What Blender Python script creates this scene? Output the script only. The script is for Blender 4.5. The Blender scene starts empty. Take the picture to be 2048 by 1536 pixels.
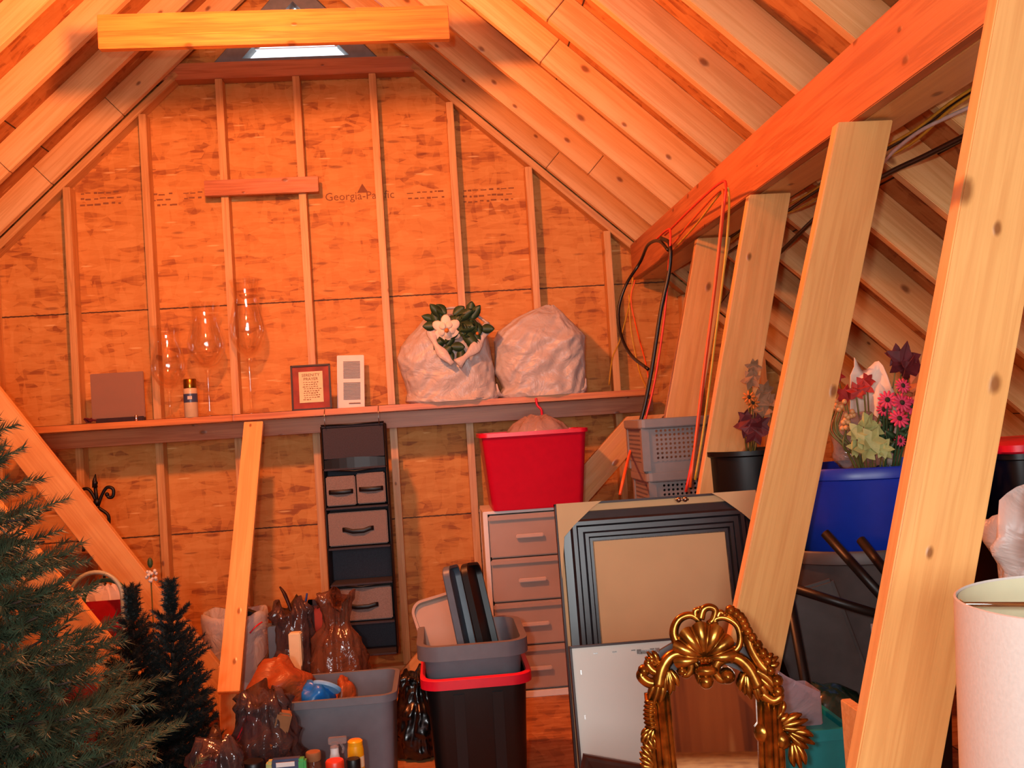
import bpy, bmesh, math, random
from mathutils import Vector, Matrix, noise
V = Vector
SC = bpy.context.scene
COL = SC.collection
rnd = random.Random(7)

# ---------------------------------------------------------------- camera
F, EYE = 2000.0, 1.3
YAW, PITCH, ROLL = math.radians(4.5), math.radians(1.95), .064
fw = V((math.sin(YAW)*math.cos(PITCH), math.cos(YAW)*math.cos(PITCH), math.sin(PITCH)))
r0 = V((math.cos(YAW), -math.sin(YAW), 0)); u0 = r0.cross(fw)
RI = r0*math.cos(ROLL) - u0*math.sin(ROLL)
UP = u0*math.cos(ROLL) + r0*math.sin(ROLL)
cam = bpy.data.cameras.new('camera'); cam.sensor_width = 36; cam.lens = F/2048*36; cam.clip_start = .02
co = bpy.data.objects.new('camera', cam); COL.objects.link(co); SC.camera = co
m = Matrix((RI, UP, -fw)).transposed().to_4x4(); m.translation = (0, 0, EYE); co.matrix_world = m

def at(px, py, y):
    """world point seen at photo pixel (px,py) on the plane Y = y"""
    v = fw + RI*((px-1024)/F) + UP*((768-py)/F)
    return V((0, 0, EYE)) + v*(y/v.y)
def atx(px, py, x):
    v = fw + RI*((px-1024)/F) + UP*((768-py)/F)
    return V((0, 0, EYE)) + v*(x/v.x)

# ---------------------------------------------------------------- light
SC.view_settings.view_transform = 'Standard'
SC.view_settings.look = 'None'
SC.view_settings.exposure = 0.0
SC.view_settings.gamma = 1.0
SC.view_settings.use_curve_mapping = False
W = bpy.data.worlds.new('daylight'); SC.world = W; W.use_nodes = True
W.node_tree.nodes['Background'].inputs[0].default_value = (.80, .90, 1, 1)
W.node_tree.nodes['Background'].inputs[1].default_value = 2.6
SC.cycles.use_adaptive_sampling = True; SC.cycles.adaptive_threshold = .06; SC.cycles.max_bounces = 7; SC.cycles.diffuse_bounces = 3; SC.cycles.glossy_bounces = 3; SC.cycles.transmission_bounces = 4; SC.cycles.transparent_max_bounces = 14
def lamp(name, loc, col, power, size):
    l = bpy.data.lights.new(name, 'POINT'); l.color = col; l.energy = power; l.shadow_soft_size = size
    o = bpy.data.objects.new(name, l); COL.objects.link(o); o.location = loc; return o
lamp('ceiling_bulb_light', (-.70, 3.1, 2.72), (1, .29, .095), 232, .06)   # bare bulb hanging just above the frame
lamp('camera_flash_light', (-.12, -.15, 1.38), (.95, 1, 1), 92, .03)    # the flash beside the lens
al = bpy.data.lights.new('added_fill_light', 'AREA'); al.shape = 'RECTANGLE'; al.size = 2.4; al.size_y = 1.7; al.energy = 140; al.color = (.90, .97, 1)
ao = bpy.data.objects.new('added_fill_light', al); COL.objects.link(ao); ao.location = (.2, -3.0, 1.7); ao.rotation_euler = (math.radians(90), 0, 0)   # fill light added behind the camera to even out the flash falloff

# ---------------------------------------------------------------- materials
def lin(h):
    h = h.lstrip('#'); o = []
    for i in (0, 2, 4):
        c = int(h[i:i+2], 16)/255
        o.append(c/12.92 if c <= .04045 else ((c+.055)/1.055)**2.4)
    return (*o, 1)
class NT:
    def __init__(s, name):
        s.m = bpy.data.materials.new(name); s.m.use_nodes = True; s.t = s.m.node_tree
        s.b = s.t.nodes['Principled BSDF']; s.out = s.t.nodes['Material Output']
    def n(s, typ, **kw):
        x = s.t.nodes.new('ShaderNode'+typ)
        for k, v in kw.items():
            if k.startswith('i_'):
                key = k[2:]; key = int(key) if key.isdigit() else key
                s.put(x.inputs[key], v)
            else: setattr(x, k, v)
        return x
    def put(s, sock, v):
        if isinstance(v, bpy.types.NodeSocket): s.t.links.new(v, sock)
        else: sock.default_value = v
    def math(s, op, a, b=0.0, c=0.0):
        x = s.n('Math', operation=op); s.put(x.inputs[0], a); s.put(x.inputs[1], b); s.put(x.inputs[2], c); return x.outputs[0]
    def mix(s, f, a, b, mode='MIX'):
        x = s.n('MixRGB', blend_type=mode); s.put(x.inputs[0], f); s.put(x.inputs[1], a); s.put(x.inputs[2], b); return x.outputs[0]
    def ramp(s, f, stops):
        x = s.n('ValToRGB'); e = x.color_ramp.elements
        while len(e) < len(stops): e.new(.5)
        for el, (p, c) in zip(e, stops): el.position = p; el.color = c if len(c) == 4 else (*c, 1)
        s.put(x.inputs[0], f); return x.outputs[0]
    def smooth(s, v, lo, hi):
        x = s.n('MapRange', interpolation_type='SMOOTHSTEP'); s.put(x.inputs[0], v); x.inputs[1].default_value = lo; x.inputs[2].default_value = hi; return x.outputs[0]
    def coords(s, scale=(1, 1, 1), rot=(0, 0, 0), rand=True):
        tc = s.n('TexCoord'); vec = tc.outputs['Object']
        if rand:
            oi = s.n('ObjectInfo'); mu = s.n('VectorMath', operation='MULTIPLY'); s.put(mu.inputs[0], oi.outputs['Random']); mu.inputs[1].default_value = (37, 19, 11)
            ad = s.n('VectorMath', operation='ADD'); s.put(ad.inputs[0], vec); s.put(ad.inputs[1], mu.outputs[0]); vec = ad.outputs[0]
        mp = s.n('Mapping'); mp.inputs['Scale'].default_value = scale; mp.inputs['Rotation'].default_value = rot
        s.put(mp.inputs[0], vec); return mp.outputs[0]
    def bump(s, h, st=.2, d=.01):
        x = s.n('Bump'); x.inputs['Strength'].default_value = st; x.inputs['Distance'].default_value = d; s.put(x.inputs['Height'], h)
        s.put(s.b.inputs['Normal'], x.outputs[0])

def plain(name, h, rough=.5, metal=0., spec=.5, var=.12, scale=30., bump=.0, trans=0., sheen=0.):
    t = NT(name); c = lin(h) if isinstance(h, str) else h
    nz = t.n('TexNoise', i_Scale=scale, i_Detail=3.0); t.put(nz.inputs['Vector'], t.coords())
    d = tuple(x*(1-var) for x in c[:3])+(1,); l = tuple(min(1, x*(1+var)) for x in c[:3])+(1,)
    t.put(t.b.inputs['Base Color'], t.ramp(nz.outputs[0], [(.3, d), (.7, l)]))
    t.b.inputs['Roughness'].default_value = rough; t.b.inputs['Metallic'].default_value = metal
    t.b.inputs['Specular IOR Level'].default_value = spec
    t.b.inputs['Transmission Weight'].default_value = trans
    t.b.inputs['Sheen Weight'].default_value = sheen
    if bump: t.bump(nz.outputs[0], bump, .004)
    return t.m

def wood(name, light='#d9a463', dark='#b87838', knot='#6b3413', rough=.42, spec=.45, dens=1.0):
    t = NT(name)
    g = t.n('TexNoise', i_Scale=1.0, i_Detail=4.0, i_Roughness=.6, i_Distortion=.35); t.put(g.inputs['Vector'], t.coords((1.1, 42, 42)))
    w = t.n('TexNoise', i_Scale=1.0, i_Detail=2.0); t.put(w.inputs['Vector'], t.coords((1.6, 7, 7)))
    f = t.math('MULTIPLY_ADD', g.outputs[0], .6, t.math('MULTIPLY', w.outputs[0], .4))
    base = t.ramp(f, [(.36, lin(dark)), (.47, lin(light)), (.56, lin(dark)), (.62, lin(light))])
    vo = t.n('TexVoronoi', i_Scale=1.0, i_Randomness=1.0, voronoi_dimensions='2D'); t.put(vo.inputs['Vector'], t.coords((4.6*dens, 8*dens, 1)))
    sep = t.n('SeparateColor'); t.put(sep.inputs[0], vo.outputs['Color'])
    on = t.math('GREATER_THAN', sep.outputs[0], .55)
    kw = t.n('TexNoise', i_Scale=1.0, i_Detail=2.0); t.put(kw.inputs['Vector'], t.coords((30, 60, 60)))
    kd = t.math('MULTIPLY', t.math('MULTIPLY_ADD', kw.outputs[0], .5, .75), t.math('DIVIDE', vo.outputs['Distance'], t.math('MULTIPLY_ADD', sep.outputs[1], .75, .30)))
    k = t.math('MULTIPLY', t.math('SUBTRACT', 1.0, t.smooth(kd, .035, .115)), on)
    halo = t.math('MULTIPLY', t.math('SUBTRACT', 1.0, t.smooth(kd, .08, .40)), on)
    base = t.mix(t.math('MULTIPLY', halo, .35), base, lin(dark)); base = t.mix(t.math('MULTIPLY', k, .78), base, lin(knot))
    ge = t.n('NewGeometry'); oi = t.n('ObjectInfo')
    v = t.math('ADD', t.math('MULTIPLY', ge.outputs['Random Per Island'], .22), t.math('MULTIPLY', oi.outputs['Random'], .14))
    hs = t.n('HueSaturation'); t.put(hs.inputs['Value'], t.math('ADD', v, .82)); t.put(hs.inputs['Color'], base)
    t.put(t.b.inputs['Base Color'], hs.outputs[0])
    t.b.inputs['Roughness'].default_value = rough; t.b.inputs['Specular IOR Level'].default_value = spec
    wv = t.n('TexNoise', i_Scale=1.0, i_Detail=1.0); t.put(wv.inputs['Vector'], t.coords((5, 16, 16)))
    t.bump(t.math('ADD', t.math('MULTIPLY', f, .35), t.math('ADD', wv.outputs[0], t.math('MULTIPLY', k, .5))), .22, .012)
    return t.m

def osb(name, c0='#985420', c1='#c57e36', c2='#d29048', dark='#6a3212', seams=(), vseams=None, rough=.6):
    """oriented strand board: local X along the sheet, local Y up the sheet"""
    t = NT(name); val = None
    for sc, ro, wt in (((9, 34, 1), .25, .4), ((8, 30, 1), -.5, .35), ((28, 9, 1), .35, .25)):
        vo = t.n('TexVoronoi', i_Scale=1.0); mp = t.n('TexNoise', i_Scale=3.0, i_Detail=1.0)
        cc = t.coords(sc, (0, 0, ro), rand=False); t.put(vo.inputs['Vector'], cc)
        sp = t.n('SeparateColor'); t.put(sp.inputs[0], vo.outputs['Color'])
        x = t.math('MULTIPLY', sp.outputs[1], wt); val = x if val is None else t.math('ADD', val, x)
    fine = t.n('TexNoise', i_Scale=1.0, i_Detail=4.0); t.put(fine.inputs['Vector'], t.coords((14, 90, 1), (0, 0, .1), rand=False))
    big = t.n('TexNoise', i_Scale=1.6, i_Detail=2.0); t.put(big.inputs['Vector'], t.coords(rand=False))
    val = t.math('ADD', t.math('MULTIPLY', val, .55), t.math('ADD', t.math('MULTIPLY', fine.outputs[0], .25), t.math('MULTIPLY', big.outputs[0], .25)))
    base = t.ramp(val, [(.30, lin(c0)), (.46, lin(c1)), (.72, lin(c2))])
    vd = t.n('TexVoronoi', i_Scale=1.0); t.put(vd.inputs['Vector'], t.coords((8, 38, 1), (0, 0, .3), rand=False))
    sd = t.n('SeparateColor'); t.put(sd.inputs[0], vd.outputs['Color'])
    fl = t.math('MULTIPLY', t.math('GREATER_THAN', sd.outputs[0], .955), t.math('SUBTRACT', 1., t.smooth(vd.outputs['Distance'], .18, .4)))
    base = t.mix(t.math('MULTIPLY', fl, .55), base, lin(dark))
    vl = t.n('TexVoronoi', i_Scale=1.0); t.put(vl.inputs['Vector'], t.coords((8, 60, 1), (0, 0, -.7), rand=False))
    sl = t.n('SeparateColor'); t.put(sl.inputs[0], vl.outputs['Color'])
    ll = t.math('MULTIPLY', t.math('GREATER_THAN', sl.outputs[0], .93), t.math('SUBTRACT', 1., t.smooth(vl.outputs['Distance'], .15, .35)))
    base = t.mix(t.math('MULTIPLY', ll, .55), base, lin('#efc27e'))
    if seams or vseams:
        sx = t.n('SeparateXYZ'); t.put(sx.inputs[0], t.coords(rand=False))
        wob = t.n('TexNoise', i_Scale=40.0, i_Detail=2.0); t.put(wob.inputs['Vector'], t.coords(rand=False))
        for s in seams:
            d = t.math('ABSOLUTE', t.math('SUBTRACT', t.math('MULTIPLY_ADD', wob.outputs[0], .008, sx.outputs[1]), s+.004))
            base = t.mix(t.math('MULTIPLY', t.math('SUBTRACT', 1., t.smooth(d, .0022, .0050)), .92), base, lin('#2a1208'))
        if vseams:
            d = t.math('PINGPONG', sx.outputs[0], vseams/2); base = t.mix(t.math('SUBTRACT', 1., t.smooth(d, .002, .005)), base, lin('#2a1208'))
    t.put(t.b.inputs['Base Color'], base); t.b.inputs['Roughness'].default_value = rough; t.b.inputs['Specular IOR Level'].default_value = .3
    t.bump(val, .25, .004)
    return t.m

def film(name, h, alpha=.5, rough=.18, spec=.6, transl=.3, bump=.6):
    """thin plastic film: lets part of the light through, glints on its folds"""
    t = NT(name); c = lin(h)
    nz = t.n('TexNoise', i_Scale=9.0, i_Detail=4.0, i_Distortion=1.2); t.put(nz.inputs['Vector'], t.coords())
    t.b.inputs['Base Color'].default_value = c; t.b.inputs['Roughness'].default_value = rough; t.b.inputs['Specular IOR Level'].default_value = spec
    t.bump(nz.outputs[0], bump, .03)
    tl = t.n('BsdfTranslucent'); tl.inputs[0].default_value = c
    tr = t.n('BsdfTransparent'); tr.inputs[0].default_value = tuple(.55+.45*x for x in c[:3])+(1,)
    m1 = t.n('MixShader'); m1.inputs[0].default_value = transl; t.put(m1.inputs[1], t.b.outputs[0]); t.put(m1.inputs[2], tl.outputs[0])
    m2 = t.n('MixShader'); m2.inputs[0].default_value = 1-alpha; t.put(m2.inputs[1], m1.outputs[0]); t.put(m2.inputs[2], tr.outputs[0])
    t.put(t.out.inputs[0], m2.outputs[0]); return t.m

def glassy(name):
    t = NT(name); gl = t.n('BsdfGlossy', i_Roughness=.06); gl.inputs[0].default_value = (1, 1, 1, 1)
    tr = t.n('BsdfTransparent'); tr.inputs[0].default_value = (1, .995, .99, 1)
    lw = t.n('LayerWeight', i_Blend=.28); f = t.math('ADD', t.math('MULTIPLY', lw.outputs['Facing'], .30), .06)
    mx = t.n('MixShader'); t.put(mx.inputs[0], f); t.put(mx.inputs[1], tr.outputs[0]); t.put(mx.inputs[2], gl.outputs[0])
    t.put(t.out.inputs[0], mx.outputs[0]); return t.m

def holed(name, h):
    """plastic sheet with rows of round holes (true openings), local X and Z in metres"""
    t = NT(name); t.b.inputs['Base Color'].default_value = lin(h); t.b.inputs['Roughness'].default_value = .5
    sx = t.n('SeparateXYZ'); t.put(sx.inputs[0], t.coords(rand=False)); P = .0165
    fx = t.math('SUBTRACT', t.math('MODULO', t.math('ADD', sx.outputs[0], 10*P), P), P/2); fz = t.math('SUBTRACT', t.math('MODULO', t.math('ADD', sx.outputs[2], 10*P), P), P/2)
    d = t.math('SQRT', t.math('ADD', t.math('MULTIPLY', fx, fx), t.math('MULTIPLY', fz, fz)))
    hole = t.math('LESS_THAN', d, .0047)
    tr = t.n('BsdfTransparent'); mx = t.n('MixShader'); t.put(mx.inputs[0], hole); t.put(mx.inputs[1], t.b.outputs[0]); t.put(mx.inputs[2], tr.outputs[0])
    t.put(t.out.inputs[0], mx.outputs[0]); return t.m

M = dict(
    stud=wood('pine_stud', '#d09a5c', '#b87d42'),
    rafter=wood('pine_rafter', '#dcac72', '#cf9a5e', dens=.8),
    strut=wood('pine_strut', '#dda766', '#d2985a', rough=.3, spec=.6, dens=.75),
    redwood=wood('reddish_board', '#bd7040', '#a75a2e'),
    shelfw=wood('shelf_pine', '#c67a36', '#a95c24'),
    osbwall=osb('osb_wall', seams=(2.0, .80, 3.205)),
    osbroof=osb('osb_roof', '#8a4c22', '#b0703a', '#bd8048', vseams=1.22),
    osbfloor=osb('osb_floor', '#7a4a2a', '#a3683a', '#b98452', seams=(), vseams=1.22),
    backw=osb('osb_back', '#5a2a10', '#8a4a20', '#9a5a2a'),
    ventgrey=plain('vent_grey_metal', '#74706c', .6),
    ventwhite=plain('vent_white_metal', '#e9ebee', .5, var=.03),
    black=plain('black_plastic', '#0b0a0b', .42, spec=.4),
    blackm=plain('black_iron', '#100d0c', .45, .3),
    charcoal=plain('charcoal_fabric', '#3d3b42', .9, spec=.2, scale=200, bump=.2),
    greyfab=plain('grey_fabric', '#7d716c', .92, spec=.2, scale=300, bump=.2, var=.2),
    red=plain('red_plastic', '#cf0b2f', .38, var=.04),
    redrim=plain('red_rim_plastic', '#d3142e', .4, var=.05),
    grey=plain('grey_tote_plastic', '#63636a', .5, var=.06),
    greyb=plain('grey_blue_plastic', '#4f5864', .4, var=.08),
    blue=plain('blue_tote_plastic', '#0c2fa0', .34, var=.05),
    teal=plain('teal_tote_plastic', '#0c7f84', .4, var=.06),
    pull=plain('pale_pull_plastic', '#c0aa9c', .45, var=.05),
    white=plain('white_plastic', '#dcd7d2', .45, var=.03),
    drawer=plain('frosted_drawer_plastic', '#a58d7e', .45, var=.06, scale=6),
    basket=plain('grey_basket_plastic', '#7c7674', .5, var=.05),
    baskh=holed('grey_perforated_plastic', '#7c7674'),
    kraft=plain('kraft_paper', '#c39a6c', .75, var=.05, scale=8),
    tan=plain('tan_board', '#bb9062', .7, var=.05, scale=6),
    whiteb=plain('white_backing_board', '#c9c2b8', .75, var=.04, scale=4),
    blackf=plain('black_frame_paint', '#16161b', .33, spec=.6, var=.2),
    gold=plain('antique_gold', '#946428', .23, .94, var=.6, scale=45),
    mirror=plain('mirror_glass', '#e8e2da', .02, 1., var=.0),
    brownf=plain('dark_brown_frame', '#2e130c', .45, spec=.35, var=.3),
    shade=plain('white_linen_shade', '#cfc9c2', .85, spec=.2, var=.04, scale=180, bump=.1),
    shadein=plain('cream_shade_lining', '#cfcfae', .7, var=.03),
    chrome=plain('chrome', '#d8d8de', .08, 1., var=.02),
    brass=plain('brass_gold_cap', '#8f6a22', .25, .9, var=.1),
    can=plain('beige_can', '#cbb08a', .3, var=.05),
    cork=plain('mahogany_mat', '#8c2f1c', .5, spec=.25, var=.35, scale=14),
    paper=plain('cream_paper', '#e3cfa4', .8, var=.05),
    ink=plain('faded_ink', '#7a4e2a', .8),
    print_=plain('stamp_ink', '#87502a', .8),
    wbag=film('white_bag_film', '#d8cfc8', .97, .35, .5, .25),
    pinkbag=film('thin_white_bag_film', '#cfb3a8', .72, .22, .6, .3),
    amber=film('amber_bag_film', '#8a5a44', .55, .14, 1.0, .3),
    brownbag=film('brown_bag_film', '#a8552a', .9, .4, .5, .2),
    smoke=film('smoky_bag_film', '#54403f', .66, .13, 1.0, .2),
    clear=film('clear_wrap_film', '#c8bcb8', .35, .1, .9, .3),
    bbag=plain('black_bin_bag', '#070607', .26, spec=.8, bump=.5, scale=16),
    gbag=plain('dark_green_bag', '#0d2c26', .2, spec=.8, bump=.4, scale=20),
    glass=glassy('clear_glass'),
    frost=film('frosted_panel', '#b58d74', .8, .5, .3, .4, 0.),
    needle=plain('fir_needles', '#3a4733', .5, var=.5, scale=12),
    needle2=plain('dark_yew_needles', '#1b2423', .6, var=.4, scale=14),
    bark=plain('brown_bark', '#2c1c12', .8),
    wireY=plain('yellow_cable', '#c99a2c', .45), wireK=plain('black_cable', '#0c0b0d', .4), wireW=plain('white_cable', '#cfc3c0', .45),
    wireO=plain('orange_cable', '#e0561f', .45), wireR=plain('red_cable', '#d8301c', .45),
    blued=plain('blue_bag', '#1766b4', .3, var=.15), blueh=plain('blue_handle', '#0d3c86', .4), ltblue=plain('pale_blue_lid', '#6fa0c8', .45),
    orange=plain('orange_cap', '#d8391b', .4), yellow=plain('yellow_can', '#e19a12', .3), greenp=plain('green_pack', '#3fa052', .35), navy=plain('navy_label', '#3a4460', .35),
    leafG=plain('dark_green_leaf', '#2f4a2c', .5, var=.3), leafP=plain('pale_green_leaf', '#a8ac6a', .6, var=.2), leafR=plain('red_leaf', '#a5261f', .6, var=.3), leafO=plain('rust_leaf', '#b05a28', .6, var=.3), leafB=plain('brown_leaf', '#8a6a4c', .7, var=.3), leafM=plain('maroon_leaf', '#5e1a20', .6, var=.3),
    petal=plain('white_petal', '#e6d9c8', .6, var=.06), pollen=plain('orange_centre', '#c8742a', .7), pink=plain('pink_petal', '#d23a5c', .55, var=.12), pinkc=plain('dark_flower_centre', '#2a2416', .8), berry=plain('tan_berry', '#d19a62', .4), stem=plain('olive_stem', '#6f6a34', .6),
    tissue=plain('white_tissue', '#e2cdbb', .8, var=.04), giftred=plain('red_gift_bag', '#a80f1c', .4), cardb=plain('cardboard', '#8a5a34', .8, var=.08),
    dkred=plain('dark_red_cloth', '#5a0f16', .8), steel=plain('steel_ring', '#9a9490', .25, 1.), hoseg=plain('green_wire_ring', '#2c5a44', .35), hosew=plain('pale_wire_ring', '#a9b5a4', .35),
    seat=plain('grey_seat_plastic', '#403b3a', .5), pinkbox=plain('pinkish_cardboard', '#a8644c', .8), irid=film('iridescent_wrap', '#b9a6b0', .6, .1, 1.0, .3),
)

# ---------------------------------------------------------------- mesh helpers
class MB:
    def __init__(s): s.v = []; s.f = []; s.mi = []; s.cur = 0
    def add(s, vs, fs, T=None):
        o = len(s.v)
        s.v += [T @ V(p) if T is not None else V(p) for p in vs]
        s.f += [tuple(i+o for i in f) for f in fs]; s.mi += [s.cur]*len(fs); return s
    def box(s, c, sz, T=None):
        x, y, z = (k/2 for k in sz); c = V(c)
        vs = [c+V((a*x, b*y, d*z)) for a in (-1, 1) for b in (-1, 1) for d in (-1, 1)]
        return s.add(vs, [(0, 1, 3, 2), (4, 6, 7, 5), (0, 4, 5, 1), (2, 3, 7, 6), (0, 2, 6, 4), (1, 5, 7, 3)], T)
    def loft(s, rings, T=None, cap0=True, cap1=True, closed=True):
        n = len(rings[0]); vs = [p for r in rings for p in r]; fs = []
        for i in range(len(rings)-1):
            for j in range(n if closed else n-1):
                a = i*n+j; b = i*n+(j+1) % n; fs.append((a, b, b+n, a+n))
        if cap0: fs.append(tuple(range(n))[::-1])
        if cap1: fs.append(tuple(range((len(rings)-1)*n, len(rings)*n)))
        return s.add(vs, fs, T)
    def lathe(s, prof, c=(0, 0, 0), n=24, T=None, cap0=True, cap1=True, sx=1, sy=1):
        c = V(c); rings = [[c+V((math.cos(2*math.pi*j/n)*r*sx, math.sin(2*math.pi*j/n)*r*sy, z)) for j in range(n)] for r, z in prof]
        return s.loft(rings, T, cap0, cap1)
    def tube(s, pts, r, n=8, T=None, flat=1.0, flatdir=None):
        pts = [V(p) for p in pts]; k = len(pts); rs = r if isinstance(r, (list, tuple)) else [r]*k
        rings = []; prev = None
        for i, p in enumerate(pts):
            d = (pts[min(i+1, k-1)]-pts[max(i-1, 0)])
            if d.length < 1e-9: d = V((0, 0, 1))
            d.normalize()
            if flatdir is not None: a = V(flatdir)
            elif prev is None: a = V((0, 0, 1)) if abs(d.z) < .9 else V((1, 0, 0))
            else: a = prev
            a = (a-d*a.dot(d)); a = a.normalized() if a.length > 1e-6 else d.orthogonal().normalized()
            prev = a; b = d.cross(a)
            rings.append([p+(a*math.cos(2*math.pi*j/n)*flat+b*math.sin(2*math.pi*j/n))*rs[i] for j in range(n)])
        return s.loft(rings, T)
    def prism(s, poly, y0, y1, T=None):
        """poly in (x,z), extruded along y"""
        return s.loft([[V((x, y0, z)) for x, z in poly], [V((x, y1, z)) for x, z in poly]], T)
    def ball(s, c, r, n=10, T=None):
        c = V(c); r = V(r) if not isinstance(r, (int, float)) else V((r, r, r)); m2 = max(4, n//2+1); rings = []
        for i in range(m2+1):
            a = math.pi*i/m2; q = max(math.sin(a), .02)
            rings.append([c+V((r.x*q*math.cos(2*math.pi*j/n), r.y*q*math.sin(2*math.pi*j/n), -r.z*math.cos(a))) for j in range(n)])
        return s.loft(rings, T)
    def obj(s, name, mats, parent=None, smooth=False, bevel=0., origin=None, M4=None, cuts=()):
        bm = bmesh.new(); off = V(origin) if origin is not None else V((0, 0, 0))
        vs = [bm.verts.new(p-off) for p in s.v]
        for f, mi in zip(s.f, s.mi):
            if len(set(f)) >= 3:
                try: q = bm.faces.new([vs[i] for i in f]); q.material_index = mi
                except ValueError: pass
        bmesh.ops.recalc_face_normals(bm, faces=bm.faces)
        for cpt, cno in cuts:
            g = bmesh.ops.bisect_plane(bm, geom=bm.verts[:]+bm.edges[:]+bm.faces[:], plane_co=cpt, plane_no=cno, clear_outer=True)
            ed = [e for e in g['geom_cut'] if isinstance(e, bmesh.types.BMEdge)]
            if ed: bmesh.ops.edgeloop_fill(bm, edges=ed)
        if bevel:
            es = [e for e in bm.edges if len(e.link_faces) == 2 and e.calc_face_angle(0) > .6]
            bmesh.ops.bevel(bm, geom=es, offset=bevel, segments=2, affect='EDGES', clamp_overlap=True)
        if smooth:
            for f in bm.faces: f.smooth = True
        me = bpy.data.meshes.new(name); bm.to_mesh(me); bm.free()
        for mt in (mats if isinstance(mats, (list, tuple)) else [mats]): me.materials.append(mt)
        if smooth and smooth != 'all':
            me.set_sharp_from_angle(angle=.75)
        o = bpy.data.objects.new(name, me); COL.objects.link(o)
        if M4 is not None: o.matrix_world = M4
        if origin is not None: o.location = off
        if parent is not None: o.parent = parent
        return o

def thing(name, label, cat, loc=(0, 0, 0), rz=0., group=None):
    o = bpy.data.objects.new(name, None); COL.objects.link(o); o.empty_display_size = .05
    o.location = loc; o.rotation_euler = (0, 0, rz); return tag(o, label, cat, group)
def tag(o, label, cat, group=None):
    o['label'] = label; o['category'] = cat
    if group: o['group'] = group
    return o
def struct(o): o['kind'] = 'structure'; return o
def frame(x, y, z, loc):
    m = Matrix((V(x), V(y), V(z))).transposed().to_4x4(); m.translation = loc; return m
def beam(name, p0, p1, side, w, t, mat, parent=None, bevel=.0025, cuts=(), segs=None):
    """timber whose grain (local X) runs p0->p1; w along 'side', t across"""
    p0, p1 = V(p0), V(p1); d = p1-p0; L = d.length; d.normalize()
    sd = V(side); sd = (sd-d*sd.dot(d)).normalized(); up = d.cross(sd)
    M4 = frame(d, sd, up, (p0+p1)/2); inv = M4.inverted(); mb = MB()
    if segs is None: mb.box((0, 0, 0), (L, w, t))
    else:
        a = -L/2
        for q in segs+[1.]:
            b = -L/2+q*L; mb.box(((a+b)/2, 0, rnd.uniform(-.0015, .0015)), (b-a-.003, w, t)); a = b
    lc = [(inv @ V(c), (inv.to_3x3() @ V(n))) for c, n in cuts]
    return mb.obj(name, mat, parent, bevel=bevel, M4=M4, cuts=lc)
def rrect(w, d, r, z, n=5, cx=0, cy=0):
    o = []
    for sx, sy, a0 in ((1, 1, 0), (-1, 1, 90), (-1, -1, 180), (1, -1, 270)):
        for i in range(n+1):
            a = math.radians(a0+90*i/n); o.append(V((cx+sx*(w/2-r)+r*math.cos(a), cy+sy*(d/2-r)+r*math.sin(a), z)))
    return o
def tote_rings(w, d, h, taper, lip=.012, liph=.022, wall=.004, r=.05):
    def R(k, z, e=0): return rrect(w*k+2*e, d*k+2*e, max(.008, r*k+e), z)
    b = 1-taper
    k = lambda z: b+(1-b)*z/h
    return [R(b-.02, 0), R(b, .008), R(k(h-liph-.004), h-liph-.004), R(k(h-liph), h-liph, lip*.35), R(1, h-liph, lip), R(1, h, lip), R(1, h, -wall), R(k(.02), .02, -wall), R(k(.012), .012, -wall-.01)]
def bag(mb, c, rx, ry, h, seed, neck=.35, nz=.85, flare=.55, wr=.10, n=84, m=44, lean=(0, 0), folds=11, T=None):
    """gathered plastic bag: flat bottom, full belly, folds running into the neck"""
    c = V(c); rr = random.Random(seed); ph = rr.uniform(0, 6); rings = []
    prof = [(0, .62), (.02, .84), (.12, .97), (.35, 1.0), (.55, .93), (.72, .72), (nz, neck), (.94, neck*1.15), (1.0, flare)]
    for i in range(m+1):
        t = i/m; z = t
        for a, b in zip(prof, prof[1:]):
            if a[0] <= t <= b[0]+1e-9:
                q = (t-a[0])/(b[0]-a[0]); q = q*q*(3-2*q); rad = a[1]+(b[1]-a[1])*q; break
        ring = []
        for j in range(n):
            th = 2*math.pi*j/n
            p = V((math.cos(th), math.sin(th), z*1.6))
            k = noise.noise(p*1.7+V((seed*3.1, 0, 0)))*1.6*wr + (1-abs(noise.noise(p*2.6+V((0, seed*2.3, 0)))))**5*wr*1.1 + (1-abs(noise.noise(p*5.2+V((seed, seed, 0)))))**6*wr*.5
            fo = math.cos(folds*th+ph+3*noise.noise(p*2))*(.03+.16*max(0, t-.45))
            r_ = rad*(1+k+fo*(.6 if t < .9 else 1.6))
            zz = z*h*(1+.05*noise.noise(p*2.1+V((0, 0, seed)))) if i else 0
            if i == m: zz += h*.06*math.cos(3*th+ph)
            ring.append(c+V((math.cos(th)*r_*rx+lean[0]*t*t, math.sin(th)*r_*ry+lean[1]*t*t, zz)))
        rings.append(ring)
    return mb.loft(rings, T)
def spiral(c, r, a0, turns, n=18, shrink=.75, rot=1):
    return [V((c[0]+r*(1-shrink*i/n)*math.cos(a0+rot*turns*2*math.pi*i/n), c[1], c[2]+r*(1-shrink*i/n)*math.sin(a0+rot*turns*2*math.pi*i/n))) for i in range(n+1)]
def arc(pts, n=6):
    """smooth curve through points (Catmull-Rom)"""
    P = [V(p) for p in pts]; P = [P[0]*2-P[1]]+P+[P[-1]*2-P[-2]]; o = []
    for i in range(1, len(P)-2):
        for k in range(n):
            t = k/n; a, b, c, d = P[i-1:i+3]
            o.append(.5*((2*b)+(c-a)*t+(2*a-5*b+4*c-d)*t*t+(3*b-a-3*c+d)*t**3))
    return o+[P[-2]]
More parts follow.
